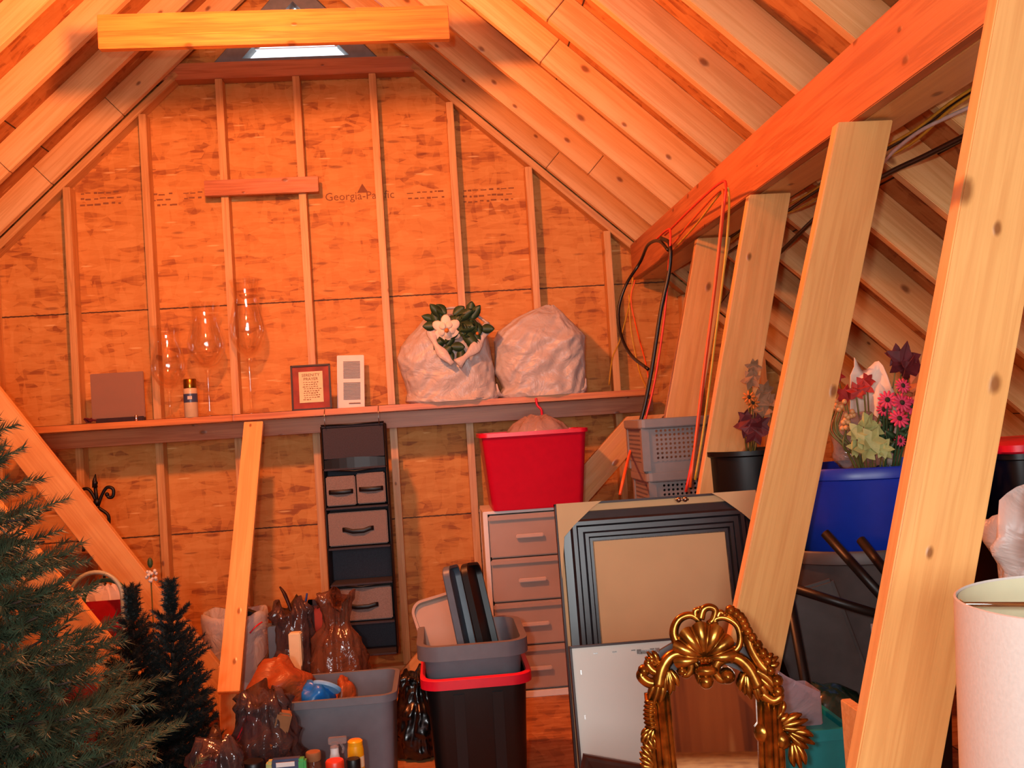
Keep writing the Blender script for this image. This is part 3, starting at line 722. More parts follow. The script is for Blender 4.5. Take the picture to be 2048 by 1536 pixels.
# ================================================================ leaning frames
def leaner(name, label, cat, tlpx, y0, y1, w, rz=0.):
    """local X right, Y up the face, Z towards the viewer; foot on the floor at depth y0, top at y1"""
    a = at(*tlpx, y1); H = math.hypot(a.z, y1-y0)
    return a, H
a = at(1110, 1009, 2.74); Hf = math.hypot(a.z, .14)
MF = frame((1, 0, 0), V((0, .14, a.z)).normalized(), V((1, 0, 0)).cross(V((0, .14, a.z)).normalized()), (a.x+.278, 2.60, .012))
t = thing('framed_picture', 'large picture seen from behind, black moulding with torn tan paper corners', 'picture frame'); t.matrix_world = MF
Wf = .556; Hf -= .012
MB().box((0, Hf/2, -.002), (Wf, Hf, .010)).obj('backing', M['tan'], t)
mb = MB()
for c, s in (((0, Hf-.003, 0), (Wf+.006, .006, .022)), ((0, .003, 0), (Wf+.006, .006, .022)), ((-Wf/2, Hf/2, 0), (.006, Hf, .022)), ((Wf/2, Hf/2, 0), (.006, Hf, .022))): mb.box(c, s)
mb.obj('edge', M['brownf'], t)
mb = MB()
def rectring(ins, z, top=.012): return [V((-Wf/2+ins, ins, z)), V((Wf/2-ins, ins, z)), V((Wf/2-ins, Hf-ins-top, z)), V((-Wf/2+ins, Hf-ins-top, z))]
mb.loft([rectring(i, z) for i, z in ((.012, .004), (.014, .012), (.034, .016), (.040, .024), (.050, .024), (.055, .016), (.068, .016), (.073, .021), (.082, .021), (.086, .012), (.096, .012), (.1, .004))], cap0=False, cap1=False)
mb.obj('moulding', M['blackf'], t)
MB().box((0, (Hf-.012)/2, .008), (Wf-.186, Hf-.012-.186, .008)).obj('inner_panel', M['tan'], t)
for sx in (-1, 1):
    for y0_, sg in ((0, 1), (Hf, -1)):
        o = V((sx*Wf/2, y0_, .024)); pts = [o, o+V((-sx*.125, 0, 0)), o+V((-sx*.10, sg*.015, 0)), o+V((-sx*.045, sg*.06, 0)), o+V((-sx*.015, sg*.09, 0)), o+V((-sx*.006, sg*.16, 0)), o+V((0, sg*.2, 0))]
        MB().loft([pts, [p+V((0, 0, .0015)) for p in pts]]).obj('paper_corner', M['kraft'], t)
mb = MB()
for x, y in ((.06, Hf-.012), (.078, Hf-.012)): mb.ball((x, y, .026), .0075, 10)
mb.tube([(.052, Hf-.011, .024), (.088, Hf-.013, .024)], .003, 6)
mb.obj('hanging_rings', M['steel'], t, smooth='all')
# white backed panel
a = at(1138, 1293, 2.36); H2 = math.hypot(a.z, .14); u = V((0, .14, a.z)).normalized(); W2 = .37
t = thing('backed_panel', 'white backed picture panel with a small hanger leaning behind the gold mirror', 'picture frame')
t.matrix_world = frame((1, 0, 0), u, V((1, 0, 0)).cross(u), (a.x+W2/2, 2.22, .010)); H2 -= .01
MB().box((0, H2/2, 0), (W2-.006, H2-.006, .012)).obj('backing', M['whiteb'], t)
mb = MB()
for c, s in (((0, H2-.002, 0), (W2, .005, .024)), ((0, .002, 0), (W2, .005, .024)), ((-W2/2+.002, H2/2, 0), (.005, H2, .024)), ((W2/2-.002, H2/2, 0), (.005, H2, .024))): mb.box(c, s)
mb.obj('edge', M['brownf'], t)
mb = MB()
for i in range(16): mb.box((.0-.021+i*.0027, H2-.026, .008), (.0015, .008, .003))
mb.box((0, H2-.023, .007), (.044, .003, .002)); mb.box((-.022, H2-.024, .007), (.010, .010, .004)); mb.box((.022, H2-.024, .007), (.010, .010, .004))
mb.obj('sawtooth_hanger', M['steel'], t)
for i in range(5): MB().box((-W2/2+.022, H2-.06-i*.10, .0065), (.0025, .010, .002)).obj('staple', M['steel'], t)
for i in range(6): MB().box((-W2/2+.06+i*.045, H2-.020, .0065), (.010, .002, .002)).obj('staple', M['steel'], t)
# dark frame corner
a = at(1166, 1506, 2.02); t = thing('ornate_frame', 'small dark brown frame with beaded inner edge tilted before the white panel', 'picture frame')
u = V((.2, .09, a.z)).normalized(); xx = V((1, 0, -.27)).normalized(); nn = xx.cross(u).normalized(); u = nn.cross(xx)
Hd, Wd = .57, .42
t.matrix_world = frame(xx, u, nn, a+xx*(Wd/2)-u*Hd)
mb = MB(); rg = lambda i, z: [V((-Wd/2+i, i, z)), V((Wd/2-i, i, z)), V((Wd/2-i, Hd-i, z)), V((-Wd/2+i, Hd-i, z))]
mb.loft([rg(i, z) for i, z in ((0, 0), (0, .016), (.004, .02), (.010, .018), (.022, .012), (.026, .015), (.032, .01), (.034, 0))], cap0=False, cap1=False); mb.obj('frame', M['brownf'], t)
mb = MB()
for i in range(60): mb.ball((-Wd/2+.029+i*.0065, Hd-.029, .016), .0032, 6)
for i in range(90): mb.ball((-Wd/2+.029, Hd-.029-i*.0065, .016), .0032, 6)
mb.obj('beading', M['gold'], t, smooth='all')
MB().box((0, Hd/2, .003), (Wd-.07, Hd-.07, .004)).obj('picture', M['navy'], t)
# ================================================================ gold mirror
ym = 1.86; S = ym/2000
base = at(1425, 1536, ym); u = V((0, .10, 1)).normalized(); xx = V((math.cos(.17), -math.sin(.17), 0)); xx = (xx-u*xx.dot(u)).normalized(); nn = xx.cross(u)
t = thing('gold_mirror', 'ornate gold mirror with shell crest and scrolls standing before the frames', 'mirror')
O = at(1420, 1440, ym); t.matrix_world = frame(xx, u, nn, O)
# local pixel helper: photo pixel -> local (x,y) metres, un-rolled about (1420,1440)
def G(px, py, z=0.):
    dx, dy = (px-1420)*S, (1440-py)*S; r = .064
    return V((dx*math.cos(r)-dy*math.sin(r)*-1*1.0, dy*math.cos(r)-dx*math.sin(r)*1*1.0, z)) if False else V((dx*math.cos(r)+dy*math.sin(r), -dx*math.sin(r)+dy*math.cos(r), z))
FZ = (1440-768)
low = -O.z/u.z+.002
g = lambda x: V((x.x, x.y, x.z))
gl_ = [G(1332, 1400), G(1342, 1350), G(1385, 1325), G(1440, 1325), G(1498, 1350), G(1522, 1400)]
BL, BR = V((gl_[0].x+.008, low+.07, 0)), V((gl_[-1].x-.045, low+.07, 0))
poly = [BL, BR]+gl_[::-1]
MB().loft([[p+V((0, 0, -.004)) for p in poly], poly]).obj('mirror_glass', M['mirror'], t)
mb = MB(); out = []
pc = sum(poly, V())/len(poly)
mb.loft([[pc+(p-pc)*1.22+V((0, 0, -.022)) for p in poly], [pc+(p-pc)*1.22+V((0, 0, -.006)) for p in poly]]); mb.obj('back_board', M['brownf'], t)
mb = MB()
def rail(a, b, off):
    d = (b-a).normalized(); n = V((-d.y, d.x, 0))
    for o_, r_, z_ in ((0, .007, .004), (off*.012, .011, .006), (off*.024, .006, .010), (off*.033, .009, .002)): mb.tube([a+n*o_+V((0, 0, z_)), b+n*o_+V((0, 0, z_))], r_, 10)
rail(G(1334, 1385), BL, -1); rail(G(1520, 1395), BR, 1)
rail(BL+V((-.02, 0, 0)), BR+V((.02, 0, 0)), -1)
mb.obj('side_rails', M['gold'], t, smooth='all')
# carved crest
def scroll(mb, pts, r0_, r1_, n=9, curl=None, z=.012):
    P = arc([G(x, y, z) for x, y in pts], 6); k = len(P); rs = [r0_+(r1_-r0_)*i/(k-1) for i in range(k)]
    mb.tube(P, rs, n)
    if curl: mb.ball(P[-1], curl, 10)
mb = MB()
scroll(mb, [(1363, 1296), (1352, 1268), (1362, 1242), (1385, 1232), (1402, 1243), (1398, 1256)], .010, .005, curl=.008)
scroll(mb, [(1452, 1302), (1475, 1300), (1484, 1280), (1478, 1252), (1455, 1237), (1436, 1240), (1434, 1250)], .007, .006, curl=.008)
scroll(mb, [(1462, 1222), (1480, 1238), (1497, 1265), (1504, 1295), (1520, 1325), (1538, 1345)], .010, .011)
for i in range(11):
    q = i/10; mb.ball(G(1466+q*72+4*math.sin(q*9), 1222+q*118-18*math.sin(q*3.1), .016), .011, 8)
scroll(mb, [(1406, 1240), (1412, 1222), (1424, 1216), (1436, 1222), (1432, 1240), (1424, 1248)], .008, .006, curl=.007)
scroll(mb, [(1396, 1238), (1396, 1224), (1406, 1220)], .006, .005, curl=.006)
scroll(mb, [(1440, 1236), (1446, 1226), (1454, 1232)], .006, .005, curl=.007)
mb.obj('crest_scroll', M['gold'], t, smooth='all')
mb = MB(); c0 = G(1412, 1316, .016)
rows = []
for i in range(9):
    q = i/8; row = []
    for j in range(85):
        s_ = j/84; a = math.radians(93+(s_-.5)*216); k = abs(math.cos(math.pi*s_*7)); edge = abs(math.sin(math.pi*s_*7))
        L = (.056+.012*math.sin(math.pi*s_))*(.90+.10*edge**.7)
        row.append(c0+V((math.cos(a)*L*q, math.sin(a)*L*q, .014*math.sin(math.pi*min(1, q*.8+.12))+.009*edge**.6*q-.004)))
    rows.append(row)
mb.loft(rows, closed=False, cap0=False, cap1=False)
for dx in (-.007, 0, .007): mb.ball(c0+V((dx, -.002, .012)), .006, 8)
mb.ball(c0+V((0, -.022, .008)), (.022, .012, .012), 10); mb.ball(c0+V((-.002, -.042, .008)), (.014, .014, .010), 10)
mb.obj('shell', M['gold'], t, smooth='all')
mb = MB()
scroll(mb, [(1318, 1372), (1326, 1340), (1342, 1316), (1362, 1308), (1380, 1318), (1384, 1338), (1374, 1350), (1366, 1342)], .014, .006, curl=.010, z=.014)
scroll(mb, [(1516, 1372), (1500, 1338), (1480, 1318), (1458, 1314), (1438, 1324), (1432, 1344), (1444, 1358), (1456, 1352)], .014, .008, curl=.015, z=.014)
scroll(mb, [(1382, 1310), (1396, 1330), (1410, 1345), (1424, 1340), (1438, 1322)], .007, .006)
for (x, y, a, L) in ((1398, 1352, -1.6, .03), (1406, 1352, -1.5, .03), (1414, 1350, -1.4, .028)): mb.ball(G(x, y, .018), (.006, .015, .007), 8)
scroll(mb, [(1320, 1348), (1306, 1340), (1298, 1328), (1306, 1322)], .010, .007, curl=.010)
scroll(mb, [(1312, 1368), (1296, 1364), (1284, 1352), (1290, 1342)], .011, .009, curl=.012)
scroll(mb, [(1512, 1340), (1532, 1352), (1546, 1366), (1552, 1360)], .010, .008, curl=.013)
scroll(mb, [(1522, 1385), (1542, 1398), (1556, 1392), (1553, 1380)], .010, .009, curl=.013)
mb.obj('shoulder_scroll', M['gold'], t, smooth='all')
def acan(mb, x, y, ang, L, w, z=.014):
    d = V((math.cos(ang), math.sin(ang), 0)); c = G(x, y, z); n = V((-d.y, d.x, 0))
    for k in (-1, 0, 1):
        P = arc([c+n*(k*w*.15), c+d*(L*.5)+n*(k*w*.55), c+d*L*(1-.15*abs(k))+n*(k*w*.6)], 5); kk = len(P)
        mb.tube(P, [w*.35*math.sin(math.pi*(.15+.8*i/(kk-1)))+.001 for i in range(kk)], 8)
mb = MB()
for (x, y, a, L, w) in ((1334, 1338, -1.75, .055, .020), (1326, 1350, -1.95, .06, .018), (1340, 1340, -1.4, .04, .016), (1498, 1340, -1.35, .06, .020), (1510, 1350, -1.1, .055, .020), (1492, 1345, -1.7, .04, .015), (1530, 1330, .5, .03, .016), (1318, 1330, 2.2, .03, .014)):
    mb = MB(); acan(mb, x, y, a, L, w); mb.obj('acanthus_leaf', M['gold'], t, smooth='all')
mb = MB()   # side ornaments
for i in range(7): mb.ball(G(1304-3*math.sin(i/6*3.1), 1404+i*8, .008), (.015, .006, .010), 8)
for (x, y, a, L, w) in ((1306, 1455, -2.3, .03, .014), (1300, 1462, -2.0, .03, .013), (1308, 1500, 2.0, .03, .016), (1304, 1515, 2.3, .03, .014), (1306, 1530, 2.6, .03, .014)): acan(mb, x, y, a, L, w, .006)
mb.obj('side_ornament', M['gold'], t, smooth='all'); mb = MB()
for (x, y, a, L, w) in ((1548, 1440, .9, .03, .018), (1556, 1428, 1.5, .03, .015), (1560, 1450, .2, .05, .020), (1574, 1460, -.5, .05, .020), (1582, 1480, -1.4, .05, .018), (1545, 1425, 2.2, .025, .014)): acan(mb, x, y, a, L, w, .004)
mb.ball(G(1524, 1462, .004), (.018, .021, .012), 12); mb.ball(G(1560, 1476, .004), (.016, .018, .012), 12)
mb.obj('side_ornament', M['gold'], t, smooth='all')
mb = MB()
e = V((G(1520, 1600).x, low+.05, -.004))
mb.tube([G(1548, 1470, -.004), G(1540, 1510, -.004), V((G(1532, 1600).x, low+.16, -.004)), e], .012, 10)
mb.tube([G(1304, 1440, -.004), V((G(1312, 1600).x-.01, low+.10, -.004))], .010, 10)
mb.tube([V((BL.x-.05, low+.03, .0)), V((BR.x+.05, low+.03, 0))], .028, 10)
mb.obj('outer_border', M['gold'], t, smooth='all')

# ================================================================ totes and bags on the floor
def tote(name, label, lpx, rpx, y, dep, zb_, mat, lip=.012, taper=.12, r=.05, lipmat=None, liph=.024, ribs=False):
    a, b = at(*lpx, y), at(*rpx, y); w = b.x-a.x-2*lip; z = (a.z+b.z)/2
    t = thing(name, label, 'storage tote', ((a.x+b.x)/2, y+dep/2+lip, zb_)); h = z-zb_
    R = tote_rings(w, dep, h, taper, lip, liph, r=r)
    MB().loft(R).obj('tub', mat, t, smooth=True)
    mb = MB(); k = 1-taper*.5          # moulded ribs on the front
    for x in ((-.18, .2) if ribs else ()):
        for zz in (1,):
            T = Matrix.Identity(4)
            w0 = dep*(1-taper); w1 = dep*(1-taper*.05)
            mb.add([(x*w-.018, -w0/2-.003, .02), (x*w+.018, -w0/2-.003, .02), (x*w+.018, -w1/2-.003, h-liph-.02), (x*w-.018, -w1/2-.003, h-liph-.02), (x*w-.018, -w0/2+.004, .02), (x*w+.018, -w0/2+.004, .02), (x*w+.018, -w1/2+.004, h-liph-.02), (x*w-.018, -w1/2+.004, h-liph-.02)], [(0, 1, 2, 3), (0, 4, 5, 1), (1, 5, 6, 2), (2, 6, 7, 3), (3, 7, 4, 0)])
    if ribs: mb.obj('rib', mat, t)
    if lipmat:
        mb = MB(); q = lambda e, zz: rrect(w+2*e, dep+2*e, r+e, zz)
        mb.loft([q(lip-.001, h-liph), q(lip+.006, h-liph+.002), q(lip+.006, h-.001), q(lip, h+.003), q(lip-.012, h+.003)], cap0=False, cap1=False)
        mb.obj('rim', lipmat, t, smooth=True)['label'] = 'red rim'
    return t, w, h
tote('black_tote', 'tall black plastic tote with a red rim holding the grey tote', (843, 1362), (1062, 1350), 3.38, .50, 0, M['black'], lipmat=M['redrim'], ribs=True, liph=.034)
tote('grey_tote', 'grey tote nested inside the black tote with a red rim', (832, 1296), (1058, 1282), 3.40, .42, .150, M['grey'], lip=.020, taper=.16, liph=.05, r=.06)
def lid(name, label, w, h, th, M4, mat, hollow=True):
    o = MB(); q = lambda e, z: [V((p.x, p.z*0+p.y, z)) for p in rrect(w+2*e, h+2*e, min(w, h)*.22+e, z, 6)]
    o.loft([q(-.004, 0), q(0, .004), q(0, th), q(-.010, th), q(-.014, .006)])
    return tag(o.obj(name, mat, smooth=True, M4=M4), label, 'lid')
def leanlid(name, label, bpx, tpx, y0, y1, wid, th, ang, mat):
    a, b = at(*bpx, y0), at(*tpx, y1); u_ = (b-a); L = u_.length; u_.normalize()
    n = V((math.cos(ang), math.sin(ang), 0)); x_ = u_.cross(n).normalized(); n = x_.cross(u_)
    lid(name, label, wid, L, th, frame(x_, u_, n, (a+b)/2), mat)
leanlid('tote_lid', 'slim grey-blue tote lid standing on edge in the grey tote', (946, 1380), (893, 1133), 3.60, 3.66, .20, .026, -.22, M['greyb'])
leanlid('tote_lid', 'black tray lid standing on edge in the grey tote beside the grey-blue lid', (990, 1380), (932, 1128), 3.62, 3.70, .22, .026, -.28, M['black'])
leanlid('tote_lid', 'beige-pink plastic lid leaning at the back of the grey tote', (922, 1340), (872, 1194), 3.70, 3.83, .22, .02, -1.35, M['drawer'])
gt, gw, gh = tote('grey_tote', 'wide grey open tote full of bags behind the bottles', (478, 1412), (793, 1392), 3.27, .34, 0, M['grey'], taper=.08, r=.04)

def bagobj(name, label, cpx, topy, y, rx, ry, seed, mat, z0=.002, **k):
    a = at(cpx, topy, y); h = a.z-z0; t = MB(); bag(t, (0, 0, 0), rx, ry, h, seed, **k)
    o = t.obj(name, mat, smooth='all'); o.location = (a.x, y, z0)
    return tag(o, label, 'plastic bag')
bagobj('smoky_bag', 'smoky translucent bag bulging in front of the wide grey tote', 522, 1392, 3.08, .125, .115, 3, M['smoke'], neck=.52, nz=.95, flare=.42, wr=.2)
def inbag(name, label, px_, py_, y, sz, mat, rot):
    a = at(px_, py_, y); T = Matrix.Translation(a) @ Matrix.Rotation(rot, 4, 'Y') @ Matrix.Rotation(rot*.7, 4, 'Z')
    tag(MB().box((0, 0, 0), sz).obj(name, M[mat], bevel=.006, M4=T), label, 'box')
inbag('red_box', 'dark red box showing through the smoky bag', 497, 1462, 3.06, (.06, .06, .07), 'giftred', .5)
inbag('brown_box', 'rust brown box showing through the middle of the smoky bag', 528, 1485, 3.03, (.06, .05, .05), 'leafO', -.6)
inbag('beige_box', 'beige box showing through the right of the smoky bag', 560, 1450, 3.06, (.05, .06, .09), 'cardb', .3)
bagobj('smoky_bag', 'low brownish bag slumped beside the diagonal brace and smoky bag', 428, 1488, 2.78, .10, .095, 8, M['smoke'], neck=.6, nz=.96, flare=.4, wr=.16)
b1 = bagobj('black_bin_bag', 'shiny black bin bag between the wide grey tote and the black tote', 832, 1343, 4.02, .098, .11, 12, M['bbag'], neck=.62, nz=.95, flare=.4, wr=.13)
bagobj('amber_bag', 'clear amber bag of candles tied at the top before the hanging organizer', 672, 1196, 4.22, .12, .115, 14, M['amber'], neck=.38, nz=.83, flare=.56, wr=.18)
bagobj('amber_bag', 'dark amber bag of jars beside the leaning board and white bin bag', 582, 1212, 4.32, .115, .11, 16, M['smoke'], neck=.62, nz=.95, flare=.45, wr=.18)
# what shows through those bags
def jar(px_, py_, y, r, h, mat, label, lidmat=None, cat='jar'):
    p = at(px_, py_, y); t = thing('candle_jar', label, cat, p)
    MB().lathe([(r*.9, 0), (r, .006), (r, h*.86), (r*.8, h*.95)], n=20).obj('jar', mat, t, smooth=True)
    MB().lathe([(r*.92, h*.95), (r*.92, h*1.12)], n=20).obj('jar_lid', lidmat or M['blackm'], t, smooth=True)
def onfloor(name, label, cat, px_, y, w, d, ztop_py, mat, rz=0):
    a = at(px_, ztop_py, y); o = MB().box((0, 0, a.z/2), (w, d, a.z)).obj(name, mat, bevel=.004); o.location = (a.x, y, 0); o.rotation_euler = (0, 0, rz)
    return tag(o, label, cat)
onfloor('dark_box', 'dark tall box inside the dark amber bag', 'box', 555, 4.30, .085, .09, 1248, M['greyb'], .2)
onfloor('yellow_box', 'pale yellow labelled box inside the dark amber bag', 'box', 591, 4.225, .05, .05, 1264, M['paper'], -.1)
onfloor('brown_box', 'brown box inside the clear amber bag', 'box', 665, 4.30, .13, .12, 1290, M['cardb'], .15)
def utensil(name, label, pts, y0, y1, rs, mat):
    P = []
    for i, (x, yy) in enumerate(pts): P.append(at(x, yy, y0+(y1-y0)*i/(len(pts)-1)))
    P = arc(P, 5); k = len(P); R_ = []
    for i in range(k):
        q = i/(k-1)*(len(rs)-1); j = min(int(q), len(rs)-2); R_.append(rs[j]+(rs[j+1]-rs[j])*(q-j))
    return tag(MB().tube(P, R_, 10, flat=.5).obj(name, mat, smooth='all'), label, 'utensil')
utensil('wooden_paddle', 'dark wooden paddle sticking up out of the dark amber bag', ((590, 1260), (582, 1222), (570, 1190), (560, 1174)), 4.30, 4.34, [.011, .013, .017, .008], M['brownf'])
utensil('blue_spatula', 'dark blue spatula handle sticking up behind the amber bags', ((601, 1260), (605, 1225), (611, 1204), (614, 1187)), 4.36, 4.40, [.008, .009, .010, .008], M['blueh'])
a = at(655, 1240, 4.42); t = thing('picture_frame', 'dark brown picture frame standing behind the clear amber bag', 'picture frame', (a.x, 4.42, 0))
ztop = at(655, 1197, 4.42).z
mb = MB()
for c, s in (((0, 0, ztop-.012), (.16, .02, .024)), ((-.068, 0, ztop/2), (.024, .02, ztop)), ((.068, 0, ztop/2), (.024, .02, ztop)), ((0, 0, .012), (.16, .02, .024))): mb.box(c, s)
mb.obj('frame', M['brownf'], t, bevel=.003); MB().box((0, .004, ztop/2), (.12, .006, ztop-.03)).obj('picture', M['cork'], t)
# contents of the wide grey tote
z1 = at(600, 1400, 3.4)
tag(MB().ball((0, 0, 0), (.085, .10, .075), 18).obj('brown_bag', M['brownbag'], smooth='all', origin=None), 'rust brown plastic bag heaped at the left of the wide grey tote', 'plastic bag').location = at(556, 1385, 3.44)
def lump(name, label, cpx, y, r, seed, mat, cat='plastic bag', sink=0.):
    c = at(*cpx, y); mb = MB(); rings = []; n = 28
    for i in range(15):
        a = math.pi*i/14; ring = []
        for j in range(n):
            b = 2*math.pi*j/n; q = V((max(.02, math.sin(a))*math.cos(b), max(.02, math.sin(a))*math.sin(b), -math.cos(a)))
            k = 1+.45*noise.noise(q*1.4+V((seed, 0, 0)))+.22*abs(noise.noise(q*4+V((0, seed, 0))))
            ring.append(V((q.x*r[0]*k, q.y*r[1]*k, q.z*r[2]*k)))
        rings.append(ring)
    o = mb.loft(rings).obj(name, mat, smooth='all'); o.location = c; return tag(o, label, cat)
bpy.data.objects.remove(bpy.data.objects['brown_bag'])
lump('brown_bag', 'rust brown plastic bag heaped at the left of the wide grey tote', (555, 1392), 3.46, (.10, .12, .105), 4, M['brownbag'])
lump('brown_bag', 'small rust brown bag tip at the right in the wide grey tote', (692, 1400), 3.48, (.035, .06, .075), 9, M['brownbag'])
lump('brown_bag', 'flattened rust brown bag under the blue bag in the wide grey tote', (655, 1440), 3.46, (.13, .13, .075), 14, M['brownbag'])
lump('blue_bag', 'bright blue plastic wrapper on the bags in the wide grey tote', (632, 1392), 3.42, (.055, .05, .045), 6, M['blued'], 'wrapper')
p = at(652, 1378, 3.41); T = Matrix.Translation(p) @ Matrix.Rotation(.35, 4, 'Y') @ Matrix.Rotation(-.7, 4, 'X')
tag(MB().lathe([(.046, 0), (.050, .004), (.050, .012), (.044, .015)], n=28, sy=.62).obj('oval_dish', M['ltblue'], smooth=True, M4=T), 'oval pale blue dish on the blue wrapper', 'dish')
# white bin with a bin liner
p = at(470, 1234, 4.82); t = thing('waste_bin', 'white waste bin lined with a white bag with red tie behind the leaning board', 'waste bin', (p.x, 4.82, 0))
hb = p.z+.02
MB().lathe([(.11, 0), (.115, .01), (.135, hb-.02), (.131, hb-.02), (.112, .02)], n=30).obj('bin', M['white'], t, smooth=True)
mb = MB(); rings = []
for r_, z in ((.125, hb-.30), (.142, hb-.24), (.147, hb-.10), (.152, hb-.02), (.148, hb+.008), (.134, hb+.004), (.122, hb-.05), (.10, hb-.14), (.02, hb-.16)):
    rings.append([V((math.cos(2*math.pi*j/44)*(r_*(1+.06*noise.noise(V((math.cos(j*.143)*3, math.sin(j*.143)*3, z*3))))), math.sin(2*math.pi*j/44)*r_*(1+.05*noise.noise(V((j*.5, z*6, 2)))), z+.022*noise.noise(V((math.cos(j*.143)*2, math.sin(j*.143)*2, 7))))) for j in range(44)])
mb.loft(rings, cap0=False).obj('bin_liner', M['wbag'], t, smooth='all')
MB().tube(arc([(.09, -.135, hb-.075), (.115, -.125, hb-.05), (.14, -.10, hb-.035)]), [.007]*13, 6, flat=.5).obj('tie', M['redrim'], t, smooth='all')
a = at(494, 1240, 4.80); tag(MB().box((0, 0, 0), (.085, .07, .13), Matrix.Rotation(.4, 4, 'Y')).obj('black_item', M['black'], bevel=.01, M4=Matrix.Translation((a.x, 4.80, a.z-.02))), 'black box poking out of the white lined bin', 'box')

# bottles at the front edge
def bottle(name, label, px_, y, parts, cat='bottle'):
    p = at(px_, 1500, y); t = thing(name, label, cat, (p.x, y, 0)); return t
yb_ = 2.93
t = bottle('aerosol_can', 'yellow aerosol can before the wide grey tote', 711, yb_, 0, 'aerosol can'); h = at(711, 1479, yb_).z
MB().lathe([(.022, 0), (.0235, .004), (.0235, h-.028), (.021, h-.012)], n=24).obj('body', M['yellow'], t, smooth=True)
MB().lathe([(.0238, h-.075), (.0238, h-.045)], n=24, cap0=False, cap1=False).obj('label', M['paper'], t, smooth=True)
MB().lathe([(.0215, h-.020), (.0215, h-.004), (.017, h)], n=24).obj('cap', M['yellow'], t, smooth=True)
t = bottle('spray_bottle', 'white spray bottle with a clear trigger head', 669, yb_+.01, 0, 'spray bottle'); h = at(669, 1476, yb_).z
MB().lathe([(.028, 0), (.03, .006), (.03, h-.125), (.012, h-.045), (.012, h-.028)], n=24).obj('body', M['white'], t, smooth=True)
mb = MB(); mb.box((.010, 0, h-.010), (.052, .018, .018)); mb.lathe([(.013, h-.032), (.011, h-.015)], n=12); mb.tube([(.018, 0, h-.018), (.026, 0, h-.034), (.022, 0, h-.048)], .004, 6)
mb.obj('trigger_head', M['clear'], t, bevel=.003)
def capped(label, px_, topy, r, capm, bodym, y=2.86, cap_h=.03):
    t = bottle('bottle', label, px_, y, 0); h = at(px_, topy, y).z
    MB().lathe([(r, 0), (r*1.06, .006), (r*1.06, h-cap_h-.02), (r*.8, h-cap_h)], n=20).obj('body', bodym, t, smooth=True)
    MB().lathe([(r*.95, h-cap_h-.004), (r, h-cap_h), (r, h-.004), (r*.9, h)], n=20).obj('cap', capm, t, smooth=True)
capped('bottle with a bright orange-red cap beside the yellow can', 668, 1520, .026, M['orange'], M['orange'])
capped('bottle with a ridged black cap before the yellow can', 705, 1517, .020, M['black'], M['black'], 2.84)
capped('bottle with a wide black cap before the smoky bag', 505, 1522, .030, M['black'], M['black'], 2.86)
capped('bottle with a bright red cap at the foot of the diagonal brace', 408, 1528, .030, M['red'], M['red'], 2.80)
capped('small amber-brown jar behind the striped packet', 626, 1503, .022, M['cardb'], M['amber'], 2.96, .02)
a = at(572, 1516, 2.82); t = thing('packet', 'blue and green packet lying on edge before the smoky bag', 'packet', (a.x, 2.82, 0))
MB().box((0, 0, a.z/2), (.085, .03, a.z)).obj('pack', M['navy'], t, bevel=.006)
MB().box((.042, -.002, a.z/2), (.026, .032, a.z-.004)).obj('pack_end', M['greenp'], t, bevel=.006)
MB().box((-.042, -.002, a.z/2), (.022, .032, a.z-.004)).obj('pack_corner', M['leafP'], t, bevel=.006)
MB().box((0, -.017, a.z-.012), (.05, .002, .012)).obj('pack_print', M['white'], t)

